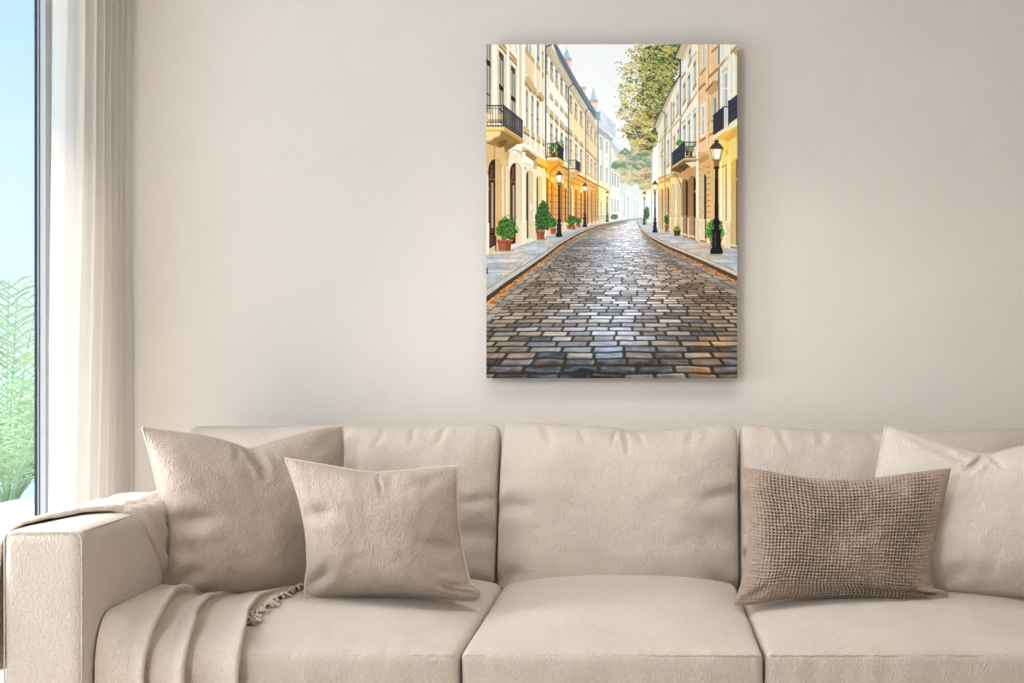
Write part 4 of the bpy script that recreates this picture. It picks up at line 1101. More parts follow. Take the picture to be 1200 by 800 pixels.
    rcorn(841.2, 850, 77, 66.6, 5, (208, 182, 130)); A.poly([(850, 66.6), (854, 66.2), (854, 70.6), (850, 71.4)], (224, 202, 154)); A.poly([(845, 84), (852.6, 77.6), (852.6, 82), (847, 87)], (216, 194, 150))
    A.rect(847.8, 852.8, 84, 128, (240, 232, 212)); A.rect(848.6, 851.8, 86, 127, (176, 192, 204)); A.rect(851, 851.8, 86, 127, (130, 136, 142)); A.rect(848.6, 852, 103, 104.4, (236, 238, 238))
    rcorn(856, 864, 58.6, 50, 5.4, (206, 176, 122)); A.poly([(858.4, 61), (864, 57), (864, 66), (861, 64)], (190, 160, 110))
    # lower floors
    A.poly([(771, 208), (797, 200), (818, 190), (818, 290), (771, 269)], (196, 146, 90)); rcorn(771, 787, 212, 204, 3, (232, 194, 130))
    A.poly([(818, 178), (842, 176), (842, 292), (818, 284)], (222, 166, 108)); rcorn(814.4, 831, 186.6, 181.4, 4.4, (196, 148, 96)); A.poly([(814, 190), (826, 181), (831, 181), (831, 186), (818, 193)], (184, 136, 86))
    for y in np.arange(198, 258, 6.6): A.line([(818.6, y+1), (821, y+.4)], .8, (150, 96, 52)); A.line([(827.8, y-2), (831.8, y-3)], .9, (150, 96, 52))
    A.poly([(842, 160), (864, 148), (864, 300), (842, 292)], (244, 204, 132))
    def rarch(x0, x1, xr, yt, dark, reveal, yb):
        """arched opening: the lit reveal x0..x1 and the dark doorway x1..xr"""
        w = xr-x0; hh = w*.95
        pts = [(x0, yb-1)]
        for q in np.linspace(0, math.pi, 18):
            xx = x0+w/2-w/2*math.cos(q); pts.append((xx, yt+hh*(1-math.sin(q)**.9)+(xr-xx)/w*1.2))
        pts.append((xr, yb+1))
        A.poly([(p[0]+(p[0]-(x0+xr)/2)*.24, p[1]-1.5) for p in pts], tuple(min(255, v*1.14) for v in reveal)); A.poly([(p[0]+(p[0]-(x0+xr)/2)*.10, p[1]-.7) for p in pts], tuple(v*.82 for v in reveal))
        A.poly(pts, reveal)
        d = [p for p in pts if p[0] >= x1]
        if d and x1 < xr: A.poly([(x1, yb), (x1, d[0][1]+1)]+d, dark)
    for xa, xb, yt in ((773.4, 777, 221), (779.4, 784, 219)):
        A.rect(xa-1.2, xb+1.0, yt-6, 270, (232, 196, 138)); rarch(xa, xa+(xb-xa)*.7, xb, yt, (112, 80, 52), (186, 154, 112), 268)
    A.rect(777.6, 779, 210, 270, (244, 212, 154)); A.line([(779, 150), (779, 256)], .9, (100, 100, 104))
    A.rect(785.5, 799, 208, 276, (238, 200, 136))
    rarch(786.4, 790.2, 790.4, 216, (110, 84, 56), (206, 182, 142), 276); rarch(793.6, 798.2, 798.4, 214, (110, 84, 56), (204, 178, 138), 278)
    A.rect(790.8, 793.2, 226, 278, (248, 214, 150)); A.rect(791, 792.8, 225, 235, (240, 188, 100), .8)
    rarch(799.8, 803.8, 805.8, 210.6, (60, 36, 24), (140, 104, 68), 278); rarch(807, 812.6, 815, 206.4, (58, 32, 24), (150, 114, 76), 281)
    A.rect(813.4, 815, 222.6, 225.6, (214, 142, 70))
    A.rect(815.6, 818.4, 188, 262, (246, 228, 200))
    rarch(820.4, 825, 827.6, 203, (74, 46, 36), (208, 176, 132), 283); rarch(833, 838, 838.4, 197, (96, 62, 44), (214, 172, 118), 284)
    A.rect(843.6, 846, 190, 292, (250, 228, 180)); A.rect(847, 850.8, 195, 262, (232, 190, 120)); A.rect(848.4, 850, 196, 262, (226, 222, 208)); A.rect(850, 851.4, 196, 262, (150, 120, 84)); A.rect(852, 856, 168, 292, (250, 220, 156)); rcorn(845, 852, 194, 190.6, 3, (224, 176, 100))
    A.rect(849, 855, 163, 176, (240, 196, 112)); A.rect(850, 853.6, 176, 182, (214, 160, 84))
    rarch(857.6, 862.6, 868, 186, (112, 66, 40), (196, 166, 112), 292); A.line([(857, 204), (858.5, 194), (862, 187), (864, 185)], 1.2, (236, 176, 82)); A.rect(861.6, 864, 208, 212, (226, 150, 70))
    # plinths, steps
    A.poly([(771, 248), (818, 254), (818, 282), (771, 268)], (204, 168, 122), .35)
    for x0, x1, y0, y1 in ((785, 787, 255, 277), (790.2, 793.6, 255, 278), (797.8, 800, 254, 278), (805.6, 807.4, 255, 279), (814.4, 818, 256, 282), (818, 826, 257, 283), (827.4, 832.6, 256, 285), (850.4, 856.6, 259, 290)):
        A.rect(x0, x1, y0, y1, (222, 196, 158)); A.rect(x0-.2, x1+.3, y0, y0+1.3, (240, 220, 188)); A.rect(x1-.6, x1, y0, y1, (184, 156, 118))
    for x0, x1, y in ((799.6, 805, 273), (807, 814, 275), (820, 827, 278.6), (855.6, 864, 286)): A.poly([(x0, y), (x1, y+1.4), (x1, y+3.4), (x0, y+2)], (208, 198, 182)); A.poly([(x0, y+2), (x1, y+3.4), (x1, y+5.4), (x0, y+4)], (140, 118, 92))
    A.rect(843, 850.6, 258, 290, (236, 212, 170), .5)
    # balconies on the right
    A.poly([(786.4, 194.6), (801, 185), (816, 184.6), (816.4, 189), (813, 193), (800, 196), (787, 200)], (204, 168, 114)); A.poly([(787, 198), (801, 188), (816, 187.6), (814, 192), (806, 197), (796, 201), (787, 201.4)], (120, 92, 58))
    A.poly([(795, 194.4), (806, 192), (806, 196), (801, 201), (797, 199)], (92, 68, 42)); A.poly([(787, 197), (796, 195), (799, 199), (798, 203), (789, 200)], (104, 78, 48)); A.poly([(803, 190.6), (815, 189), (815.4, 194), (811, 196.6), (806, 193)], (232, 210, 176))
    A.line([(790, 202.4), (797.6, 215), (797.6, 219)], .7, (80, 66, 50))
    A.dabs([(792, 168), (794, 164), (800, 165), (801, 168), (794, 172)], 60, [(90, 140, 60), (120, 168, 80), (70, 110, 50)], (.5, 1.1))
    A.dabs([(802.6, 172), (812.4, 171), (813, 178), (803, 178.4)], 90, [(120, 150, 60), (150, 176, 80), (90, 120, 50)], (.5, 1.0)); A.rect(803.4, 806.6, 176, 183, (122, 62, 44)); A.rect(807.4, 811.6, 177, 183.4, (134, 74, 52))
    A.poly([(787.2, 180), (801.6, 166.8), (801.6, 184.6), (787.2, 194.4)], (52, 56, 72))
    for k in range(9): f = k/8; A.line([(787.4+14*f, 180-13*f), (787.4+14*f, 194-9.6*f)], .35, (84, 88, 104))
    for k in range(7): A.line([(802.4+k*2.15, 166.6), (802.4+k*2.15, 184)], .5, nv)
    A.line([(787, 180), (801.8, 166.5), (815.4, 166.5)], 1.0, nv); A.line([(801.8, 171.6), (815.4, 171.6)], .5, nv); A.line([(787, 194.4), (801.8, 184.4), (815.4, 184)], .9, nv); A.line([(801.8, 166), (801.8, 185)], 1.1, nv)
    A.poly([(834.6, 162), (846, 156.6), (864, 147), (864, 158), (850, 164), (840, 164.6)], (238, 184, 92)); A.poly([(834.6, 160.6), (847, 151), (864, 138.6), (864, 144), (848, 155.4), (835, 164)], (232, 218, 192)); A.poly([(846, 162), (864, 150), (864, 160), (852, 166)], (224, 166, 76))
    A.poly([(835.6, 136), (848, 125.4), (848, 150.6), (835.6, 158.6)], (50, 54, 68)); A.poly([(853.4, 120), (864, 111.6), (864, 138), (853.4, 146)], (52, 56, 72))
    for k in range(8): f = k/7; A.line([(836+12*f, 135.6-10*f), (836+12*f, 158.4-8*f)], .35, (86, 92, 108)); A.line([(854+10*f, 119.5-8*f), (854+10*f, 145.6-8*f)], .4, (96, 100, 112))
    for yy in (126, 134): A.line([(853.4, yy), (864, yy-8)], .7, (40, 42, 54))
    A.line([(835.4, 136), (848, 125), (853.4, 125)], 1.1, nv); A.line([(853.4, 119.8), (864, 111.4)], 1.3, nv); A.line([(853.4, 118), (853.4, 147)], 1.1, nv); A.rect(848.4, 853, 127, 149, (196, 202, 208), .55); A.line([(850.4, 127), (850.4, 149)], .4, (130, 134, 140))
    # ---- ground: pavements, kerbs, cobbles
    kerbL = [(566, 350), (580, 340), (591, 331.5), (615, 315.6), (640, 298.4), (655, 286.6), (677.5, 273.4), (700, 264.6), (721, 260.4), (738, 257.6), (752, 256)]
    kerbR = [(745, 258), (747.4, 261), (748.7, 264.5), (751, 268.6), (760, 276.4), (772, 283), (785, 289.2), (805, 297.4), (825, 306), (845, 315), (866, 324.6)]
    base_l = [(570, 299), (590, 294), (612, 286.6), (630, 280), (660, 271.6), (700, 262.6), (740, 255.6), (752, 255)]
    A.poly(base_l + kerbL[::-1], (178, 170, 160))
    A.poly([(754, 256), (771, 267), (800, 278), (830, 287), (864, 292), (866, 326)] + kerbR[::-1], (182, 172, 160))
    road = [(566, 350)] + kerbL[1:] + kerbR + [(866, 445), (566, 445)]
    # road and pavement share one perspective: vx, hy = vanishing point
    hy, vx = 247.0, 736.0
    Yr = np.maximum(YY-hy, 1.5)
    # mask of road
    B = Paint(4); B.poly(road, (1, 1, 1)); mr = B.im[..., 0] > .5
    kx = np.array([p[0] for p in kerbL]); ky = np.array([p[1] for p in kerbL])
    dep = 1/(Yr*2.63e-4)
    wobr = .16*fbm(XX*.03, YY*.06, 91, 2)
    row = dep + wobr + .0000012*dep**3*0 + .10*((XX-vx)/Yr)**2
    ri = np.floor(row).astype(int); rf = row-ri
    rnd = np.random.RandomState(12)
    off_t = rnd.rand(4096); wid_t = .82+.4*rnd.rand(4096)
    u = (XX-vx)/Yr/.195/wid_t[ri % 4096] + off_t[ri % 4096] + 40
    u = u + .05*fbm(XX*.05, YY*.1, 95, 2)
    ci = np.floor(u).astype(int); cf = u-ci
    hsh = lambda a, b, s: np.modf(np.abs(np.sin(a*12.9898+b*78.233+s*37.719)*43758.5453))[0]
    h1, h2, h3 = hsh(ci, ri, 1), hsh(ci, ri, 2), hsh(ci, ri, 3)
    gx = .075+.05*h2; gy = .17+.09*h3
    far = np.clip((YY-256)/46, 0, 1)
    ex = np.minimum(cf, 1-cf)/gx; ey = np.minimum(rf, 1-rf)/gy
    corner = np.clip(np.minimum(np.minimum(ex, ey), np.hypot(np.minimum(ex, 1.6), np.minimum(ey, 1.6))-.55), 0, 1.2)
    stone = np.clip(corner*1.6-.35, 0, 1)
    st = fbm(u*2.2, row*3.0 + ci*3.3, 101, 4); st2 = fbm(u*6, row*1.4+ci*9, 105, 3)
    near = np.clip((YY-385)/55, 0, 1)
    br = 122 + 60*(h1-.5) - 44*near + (16+22*near)*st + 12*st2
    warm = np.clip(np.abs(XX-715)/150, 0, 1)
    tint = np.stack([1.0+.11*warm+.06*(h2-.5), 1.0+.0*warm, 1.03-.13*warm-.08*(h2-.5)], -1)
    blue = np.clip((h3-.55)*2.5, 0, 1)*np.clip((YY-330)/80, 0, 1)*(.5+.5*near)
    tint = tint*(1-blue[..., None]) + np.array([.86, .95, 1.12])*blue[..., None]
    # sheen of the wet stones towards the bright end of the street
    cx = 738-26*np.clip((YY-262)/180, 0, 1)
    she = np.exp(-((XX-cx)/(22+.38*(YY-255)))**2)*np.clip((442-YY)/150, .0, 1)**.8
    sh2 = np.exp(-((XX-(cx+4))/(34+.25*(YY-255)))**2)*np.clip((445-YY)/60+.35, 0, 1)
    br = br + she*84*(.45+.95*h1) + sh2*16*(st+.3)
    br = br + 30*np.clip(1-np.abs(rf-.80)/.10, 0, 1)*near*(h2 > .35) + 26*np.clip(1-np.abs(cf-.90)/.05, 0, 1)*near - 34*np.clip(1-np.abs(rf-.16)/.12, 0, 1)*np.clip((YY-300)/60, 0, 1)
    C = br[..., None]*tint
    C = C + (she*16)[..., None]*np.array([.2, .5, 1.0])
    org = np.exp(-((XX-828)/26)**2-((YY-408)/42)**2)*np.clip(h1*1.6-.3, 0, 1)*.95 + np.exp(-((XX-800)/60)**2-((YY-330)/34)**2)*.35 + np.exp(-((XX-640)/46)**2-((YY-335)/40)**2)*.28 + np.exp(-((XX-712)/26)**2-((YY-271)/7)**2)*.5
    C = C + org[..., None]*np.array([52, 14, -22])
    mort = np.stack([56+16*she*2+6*st, 53+18*she*2+6*st, 42+22*she*2+4*st], -1)
    mort = mort*far[..., None] + C*.90*(1-far[..., None])
    cob = C*stone[..., None] + mort*(1-stone[..., None])
    # gutter courses: long setts that follow the kerbs
    def kerb_dist(pl, side):
        k = np.array(pl)
        yk = np.interp(XX, k[:, 0], k[:, 1])
        return (YY-yk)/Yr
    gl = kerb_dist(kerbL, 0); gr = kerb_dist(kerbR, 1)
    for g, okm in ((gl, XX < 735), (gr, XX > 752)):
        lane = g/.075
        inl = okm & (lane > .3) & (lane < 3.3)
        li = np.floor(lane-.3); lf = lane-.3-li
        run = np.log(np.maximum(Yr, 2))*14 + li*.47
        ti = np.floor(run); tf = run-ti
        e = np.minimum(np.minimum(lf, 1-lf)/.10, np.minimum(tf, 1-tf)/.10)
        sm = np.clip(e*1.5-.3, 0, 1)
        b2 = (132+38*(hsh(ti, li, 4)-.5)+12*st2)
        c2 = b2[..., None]*np.array([1.06, 1.0, .93]); c2 = c2*sm[..., None] + np.array([70, 64, 52])*(1-sm[..., None])
        cob = np.where(inl[..., None], c2*.94+cob*.06, cob)
    cob = np.clip(cob, 12, 250)
    A.im = np.where(mr[..., None], cob, A.im)
    # pavement slabs
    B2 = Paint(4); B2.poly(base_l + kerbL[::-1], (1, 1, 1)); ml = B2.im[..., 0] > .5
    B3 = Paint(4); B3.poly([(754, 256), (771, 267), (800, 278), (830, 287), (864, 292), (866, 326)] + kerbR[::-1], (1, 1, 1)); mrt = B3.im[..., 0] > .5
    for m in (ml, mrt):
        d2 = 1/(Yr*6.6e-4); r2 = np.floor(d2); f2 = d2-r2
        u2 = (XX-vx)/Yr/.62+off_t[r2.astype(int) % 4096]*.8; c2 = np.floor(u2); cf2 = u2-c2
        hh = hsh(c2, r2, 7)
        e = np.minimum(np.minimum(f2, 1-f2)/.045, np.minimum(cf2, 1-cf2)/.018)
        s = np.clip(e, .35, 1)
        s = s*np.clip((YY-268)/30, 0, 1)+1*(1-np.clip((YY-268)/30, 0, 1))
        b = (170+36*(hh-.5)+16*fbm(XX*.12, YY*.5, 111, 3))*(.55+.45*s)
        wv = np.clip(.5+1.2*fbm(XX*.03, YY*.06, 115, 2), 0, 1)[..., None]
        cc = b[..., None]*(np.array([1.10, 1.0, .88])*wv+np.array([.97, 1.0, 1.04])*(1-wv))
        A.im = np.where(m[..., None], np.clip(cc, 20, 245), A.im)
    # soft contact tone of pots and kerb stones
    off = lambda pl, dy: [(x, y+dy*(y-hy)/85) for x, y in pl]
    A.poly(off(kerbL, -6.5) + kerbL[::-1], (176, 170, 160), .9); A.line(off(kerbL, -6.7), .8, (112, 102, 92), .8)
    A.poly(off(kerbR, -5.5) + kerbR[::-1], (190, 176, 158), .9); A.line(off(kerbR, -5.7), .7, (124, 108, 92), .8)
    A.poly(kerbL + off(kerbL, 6.6)[::-1], (74, 62, 50)); A.poly(kerbR + off(kerbR, 6.6)[::-1], (86, 72, 56))
    for pl in (kerbL, kerbR):
        p = np.array(pl); L = np.interp
        for x in np.arange(572, 864, 7.5):
            if (pl is kerbL and x > 690) or (pl is kerbR and x < 765): continue
            y = np.interp(x, p[:, 0], p[:, 1]); A.line([(x, y), (x, y+6.4*(y-hy)/85)], .5, (46, 38, 30))
    # fallen leaves in the gutters
    for pl, n in ((kerbL, 700), (kerbR, 460)):
        p = np.array(pl)
        for k in range(n):
            x = rs.uniform(568, 712) if pl is kerbL else rs.uniform(750, 865)
            y = np.interp(x, p[:, 0], p[:, 1]); sc = (y-hy)/85
            yy = y+6.6*sc+abs(rs.normal(0, 2.1))*sc
            if pl is kerbR and x > 780 and rs.rand() < .1: yy += rs.uniform(0, 10)*sc
            c = [(176, 104, 52), (200, 132, 74), (150, 84, 42), (214, 154, 96)][rs.randint(4)]
            A.ell(x+rs.uniform(-1, 1), yy, max(.4, 1.5*sc*rs.uniform(.5, 1.1)), max(.3, .9*sc*rs.uniform(.5, 1.1)), np.array(c)+rs.uniform(-16, 16), .85)
    for x, y in ((578, 358), (586, 352.5), (576, 365), (590, 345), (624, 328)): A.ell(x, y, 1.9, 1.0, (206, 130, 76), .9)
    # ---- haze towards the end of the street
    dx = (XX-743)/24; dy = (YY-242)/26
    hz = np.exp(-(dx*dx+dy*dy))*.50*np.clip((786-XX)/24, 0, 1)
    A.im += (np.array([240, 244, 249])-A.im)*hz[..., None]
    hz2 = np.exp(-((XX-730)/46)**2-((YY-190)/90)**2)*.13
    A.im += (np.array([246, 248, 252])-A.im)*hz2[..., None]
    # ---- lamps' warm light on the walls
    for x, y, rx, ryy, a in ((646, 212, 14, 24, .9), (679, 222, 12, 18, .8), (705, 228, 9, 14, .7), (851, 186, 16, 34, .55), (776, 220, 10, 14, .5), (762, 224, 7, 10, .4), (580, 150, 16, 14, .25), (640, 192, 8, 6, .5)):
        A.glow_add(x, y, rx, ryy, (54, 14, -54), a)
    # ---- potted plants
    gr = [(58, 92, 40), (84, 126, 52), (44, 72, 34), (106, 150, 62), (70, 108, 46)]
    def bush(cx, cy, rx, ryy, n, cols=gr, r=(.5, 1.2)):
        t = np.linspace(0, 2*math.pi, 22, endpoint=False)
        pl = [(cx+rx*math.cos(q)*(1+.16*math.sin(5*q)), cy+ryy*math.sin(q)*(1+.12*math.sin(7*q+1))) for q in t]
        A.poly([(cx+(x-cx)*.84, cy+(y-cy)*.84) for x, y in pl], (46, 74, 34)); A.dabs(pl, n, cols, r, .85)
    def pot(x0, x1, y0, y1, c=(166, 84, 54)):
        w = x1-x0
        A.ell((x0+x1)/2+1, y1, w*.62, 1.4, (120, 112, 104), .6)
        A.poly([(x0, y0), (x1, y0), (x1-.12*w, y1), (x0+.10*w, y1)], c); A.poly([(x0+.55*w, y0), (x1, y0), (x1-.12*w, y1), (x0+.58*w, y1)], tuple(v*.82 for v in c))
        A.rect(x0-.03*w, x1+.03*w, y0, y0+(y1-y0)*.2, tuple(min(255, v*1.1) for v in c)); A.rect(x0, x1, y0+(y1-y0)*.2, y0+(y1-y0)*.27, tuple(v*.66 for v in c))
    pot(583, 600.4, 280.4, 293.4); bush(593.6, 268, 11.6, 12.8, 620); A.dabs([(582, 266), (590, 250), (606, 254), (608, 272)], 60, gr, (.4, .9))
    pot(628.3, 638.8, 270, 280.2)
    A.poly([(629, 269), (628, 256), (632, 242), (637, 235), (641, 240), (645, 256), (643, 268)], (44, 74, 38)); A.dabs([(628, 270), (627, 254), (632, 240), (637, 233), (642, 240), (646, 254), (644, 269)], 620, [(50, 88, 44), (70, 112, 54), (40, 66, 36), (92, 134, 66)], (.4, 1.0))
    pot(645, 652, 267, 273.6); bush(648, 261, 4.6, 6, 200, r=(.4, .9)); pot(664.4, 669.6, 263.6, 268); pot(669.6, 674.6, 263.6, 268); bush(669.4, 258.4, 5.2, 6.2, 220, r=(.4, .8)); pot(675, 680.4, 262, 265.6); bush(677.6, 258.6, 3.9, 3.6, 110, r=(.3, .7))
    pot(778.6, 782.8, 263.6, 271); bush(781, 257.6, 2.9, 5.6, 130, r=(.3, .8)); pot(789.4, 797.4, 269.6, 275.8, (92, 56, 46)); bush(793.6, 267.6, 3.8, 2.9, 90, [(110, 150, 60), (84, 122, 50), (130, 160, 70)], (.3, .8))
    pot(831.4, 846, 279, 288); bush(837.6, 270, 10.6, 13, 640, [(70, 120, 44), (100, 152, 60), (52, 92, 38), (120, 170, 74)])
    bush(720, 254, 4.8, 3.6, 80, [(120, 140, 130), (104, 126, 118), (136, 154, 142)], (.3, .8)); bush(758, 250, 3.4, 8, 120, [(104, 132, 92), (90, 116, 80)], (.3, .8))
    A.rect(608.6-28, 581.8, 276, 294, (44, 40, 40)); A.rect(570, 572, 314, 321, (66, 68, 78))
    # ---- street lamps
    def lamp(cx, top, yl0, yl1, yb, s, dark=(34, 33, 38), core=(255, 246, 214)):
        lt = 4.1*s; lb = 2.4*s
        A.poly([(cx-1.5*s, yl1+5*s), (cx+1.5*s, yl1+5*s), (cx+lb*.8, yl1), (cx-lb*.8, yl1)], (150, 104, 50))
        A.poly([(cx-.95*s, yl1+4*s), (cx+.95*s, yl1+4*s), (cx+1.25*s, yb-20*s), (cx-1.25*s, yb-20*s)], dark)
        A.rect(cx-1.7*s, cx+1.7*s, yl1+4.4*s, yl1+5.6*s, dark)
        A.ell(cx, yb-20*s, 2.2*s, 2.6*s, dark); A.ell(cx, yb-16.6*s, 1.8*s, 2*s, dark); A.rect(cx-3.4*s, cx+3.4*s, yb-15.6*s, yb-14.4*s, dark)
        A.poly([(cx-2.5*s, yb-14.6*s), (cx+2.5*s, yb-14.6*s), (cx+2.9*s, yb-4*s), (cx-2.9*s, yb-4*s)], dark); A.rect(cx-1.2*s, cx-.4*s, yb-14*s, yb-4*s, (66, 66, 74))
        A.poly([(cx-3*s, yb-4.4*s), (cx+3*s, yb-4.4*s), (cx+3.9*s, yb-2.4*s), (cx+3.9*s, yb), (cx-3.9*s, yb), (cx-3.9*s, yb-2.4*s)], dark)
        A.poly([(cx-lt, yl0), (cx+lt, yl0), (cx+lb, yl1), (cx-lb, yl1)], (250, 206, 120))
        A.poly([(cx-lt*.62, yl0+.6*s), (cx+lt*.70, yl0+.6*s), (cx+lb*.7, yl1-.6*s), (cx-lb*.5, yl1-.6*s)], core)
        for a, b in ((-lt, -lb), (lt, lb), (-lt*.55, -lb*.5), (lt*.80, lb*.8)): A.line([(cx+a, yl0), (cx+b, yl1)], .35*s, (120, 84, 46))
        A.line([(cx-lb, yl1), (cx+lb, yl1)], .6*s, (90, 66, 42))
        h = yl0-top
        A.poly([(cx-lt*1.16, yl0+.2), (cx+lt*1.16, yl0+.2), (cx+lt*.55, yl0-h*.55), (cx+.22*lt, yl0-h*.72), (cx-.22*lt, yl0-h*.72), (cx-lt*.55, yl0-h*.55)], (74, 62, 58)); A.rect(cx-.26*lt, cx+.26*lt, top, yl0-h*.66, (60, 52, 50)); A.rect(cx-.40*lt, cx+.40*lt, top+h*.10, top+h*.2, (60, 52, 50))
    for cx, cy, r, a in ((839.4, 181, 10, .40), (655.3, 209, 8, .45), (685.4, 221, 6.5, .5), (711.6, 228, 5.5, .55), (767.5, 219, 7, .5), (755, 229, 5.5, .5)): A.glow(cx, cy, r, (255, 226, 160), a)
    lamp(711.6, 224, 226, 230, 260, .5, (88, 92, 104)); lamp(755, 224, 227, 231, 263.6, .55, (84, 84, 96)); lamp(685.4, 214, 218, 223.4, 266, .72, (52, 52, 60)); lamp(767.5, 211.6, 216, 222.4, 272.4, .78, (44, 44, 54))
    lamp(655.3, 200.4, 205, 213.8, 277.4, .95)
    lamp(839.5, 164, 174.2, 187.4, 297.6, 1.85)
    for cx, cy, r in ((839.4, 180.6, 4.5), (655.3, 209, 3), (685.4, 220.8, 2.6), (711.6, 228, 2.2), (767.5, 219, 2.8), (755, 229, 2.2)): A.glow(cx, cy, r, (255, 250, 226), .75)
    A.ell(839, 299, 12, 1.6, (120, 116, 112), .35, .6); A.ell(656, 278, 7, 1, (130, 126, 120), .3, .6)
    im = np.clip(A.im, 0, 255)
    up = (1-mr.astype(float))[..., None]
    up = up*np.clip((244-im.min(-1, keepdims=True))/20, 0, 1)
    im = im*(1+up*.05*fbm(XX*.5, YY*.22, 201, 4)[..., None] + up*.035*fbm(XX*1.8, YY*1.8, 205, 2)[..., None])
    im = np.clip(im, 0, 255)/255
    lum = im.mean(-1, keepdims=True); im = lum + (im-lum)*(1-.16*(1-mr.astype(float))[..., None])
    im = im + .16*(im*im*(3-2*im)-im)*1.6
    im = np.clip(im, 0, 1)*255
    # soften a touch and grain
    k = im.copy(); k[1:-1, 1:-1] = (im[1:-1, 1:-1]*4 + im[:-2, 1:-1] + im[2:, 1:-1] + im[1:-1, :-2] + im[1:-1, 2:])/8
    im = k
    H, W = im.shape[:2]
    im = im.reshape(H//2, 2, W//2, 2, 3).mean((1, 3))
    im = im + np.random.RandomState(2).normal(0, 2.0, im.shape[:2])[..., None]
    return np.clip(im, 0, 255)

def canvas():
    YF = 3.485; dep = .05
    x0, _, z1 = P(PX0, PY0, YF); x1, _, z0 = P(PX1, PY1, YF)
    root = empty('canvas_picture', ((x0+x1)/2, YF+dep, z0))
    tag(root, 'tall unframed canvas print of a foggy cobbled street lined with lit lamps', 'wall picture')
    m, nt, b = new_mat('stretched_canvas'); b.inputs['Base Color'].default_value = srgb(150, 140, 130); b.inputs['Roughness'].default_value = .8
    bevel(MB().box(x0, x1, YF+.0012, YF+dep, z0, z1).build('stretcher', m, root, smooth=False), .0015, 2)
    im = street_picture()
    H, W = im.shape[:2]
    X, Z = np.meshgrid(np.linspace(x0, x1, W), np.linspace(z1, z0, H))
    V = np.stack([X, np.full_like(X, YF), Z], -1).reshape(-1, 3) - np.array(parent_loc(root))
    idx = np.arange(W*H).reshape(H, W)
    Fq = np.stack([idx[:-1, :-1].ravel(), idx[1:, :-1].ravel(), idx[1:, 1:].ravel(), idx[:-1, 1:].ravel()], 1).astype(np.int32)
    me = bpy.data.meshes.new('printed_face')
    me.vertices.add(W*H); me.vertices.foreach_set('co', V.ravel().astype(np.float32))
    me.loops.add(Fq.size); me.loops.foreach_set('vertex_index', Fq.ravel())
    me.polygons.add(len(Fq)); me.polygons.foreach_set('loop_start', np.arange(0, Fq.size, 4, dtype=np.int32))
    me.update(calc_edges=True); me.validate()
    c = im.reshape(-1, 3)/255
    lin = np.where(c <= .04045, c/12.92, ((c+.055)/1.055)**2.4)
    lin = np.clip(lin*INK, 0, .96)
    at = me.color_attributes.new('ink', 'FLOAT_COLOR', 'POINT')
    at.data.foreach_set('color', np.concatenate([lin, np.ones((len(lin), 1))], 1).ravel().astype(np.float32))
    pm, nt, b = new_mat('ink_on_canvas')
    a = nd(nt, 'ShaderNodeAttribute', attribute_name='ink'); nt.links.new(a.outputs['Color'], b.inputs['Base Color'])
    b.inputs['Roughness'].default_value = .85; b.inputs['Specular IOR Level'].default_value = .08
    me.materials.append(pm)
    o = bpy.data.objects.new('printed_face', me); link(o, root)
INK = 1.06
if __name__ == '__main__' or True:
    canvas()
WORLD = 1.4
EXPO = 0.0
SUN = 13.0
LIGHTS = [('front_fill', (-1.95, -.7, 2.45), (.75, 3.5, .9), .8, .8, 60, (.985, .995, 1)),  # added fill lamp, lights back wall and sofa from the front
          ('side_window_daylight', (-2.0, 2.5, 1.15), (0, 2.5, .75), .6, .9, 12, (1, .995, .99), 105),
          ('ceiling_fill', (.2, 2.3, 2.68), (.3, 2.75, .4), 1.8, .5, 10, (1, .995, .99), 105)]  # added fill lamp under the closed ceiling, brightens seat and pillow tops
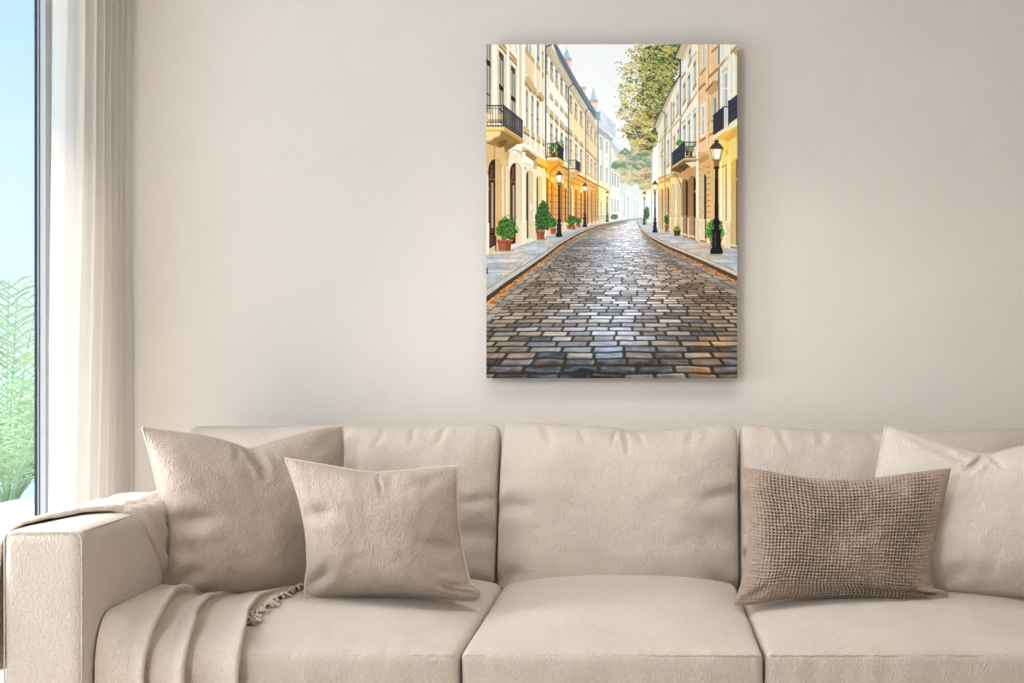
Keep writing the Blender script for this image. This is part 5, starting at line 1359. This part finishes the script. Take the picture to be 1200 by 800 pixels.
# ------------------------------------------------------------------ camera, light, world
sc = bpy.context.scene
cd = bpy.data.cameras.new('camera'); cam = bpy.data.objects.new('camera', cd); col.objects.link(cam)
cam.location = (0, 0, CAMZ); cam.rotation_euler = (math.pi/2, 0, 0)
cd.sensor_width = 36; cd.lens = 36*F/1200
cd.shift_x = (600-VX)/1200; cd.shift_y = (VY-400)/1200
cd.clip_end = 3000; cd.clip_start = .02
sc.camera = cam

w = bpy.data.worlds.new('sky'); sc.world = w; w.use_nodes = True
nt = w.node_tree; bg = nt.nodes['Background']
tc = nd(nt, 'ShaderNodeTexCoord'); sp = nd(nt, 'ShaderNodeSeparateXYZ'); cr = nd(nt, 'ShaderNodeValToRGB')
nt.links.new(tc.outputs['Generated'], sp.inputs[0]); nt.links.new(sp.outputs['Z'], cr.inputs['Fac'])
e = cr.color_ramp.elements
e[0].position = 0; e[0].color = srgb(204, 221, 230)
e[1].position = 1; e[1].color = srgb(120, 180, 226)
for pos, c in ((.05, (210, 227, 236)), (.13, (205, 226, 238)), (.22, (190, 220, 238)), (.34, (166, 208, 238))):
    x = e.new(pos); x.color = srgb(*c)
nt.links.new(cr.outputs['Color'], bg.inputs['Color']); bg.inputs['Strength'].default_value = WORLD

def area(name, loc, target, sx, sy, power, color=(1, 1, 1), spread=180):
    ld = bpy.data.lights.new(name, 'AREA'); ld.shape = 'RECTANGLE'; ld.size = sx; ld.size_y = sy; ld.energy = power; ld.color = color; ld.spread = math.radians(spread)
    o = bpy.data.objects.new(name, ld); col.objects.link(o); o.location = loc
    o.rotation_euler = (Vector(target) - Vector(loc)).to_track_quat('-Z', 'Y').to_euler()
    return o
for a in LIGHTS: area(*a)
sl = bpy.data.lights.new('sun', 'SUN'); sl.energy = SUN; sl.angle = math.radians(9); sl.color = (1, .985, .97)
so_ = bpy.data.objects.new('sun', sl); col.objects.link(so_); so_.location = (-4, 3, 6)
so_.rotation_euler = Vector((.36, -.04, -.93)).to_track_quat('-Z', 'Y').to_euler()
vs = sc.view_settings
sc.display_settings.display_device = 'sRGB'
vs.view_transform = 'Standard'; vs.look = 'None'; vs.gamma = 1; vs.use_curve_mapping = False; vs.exposure = EXPO
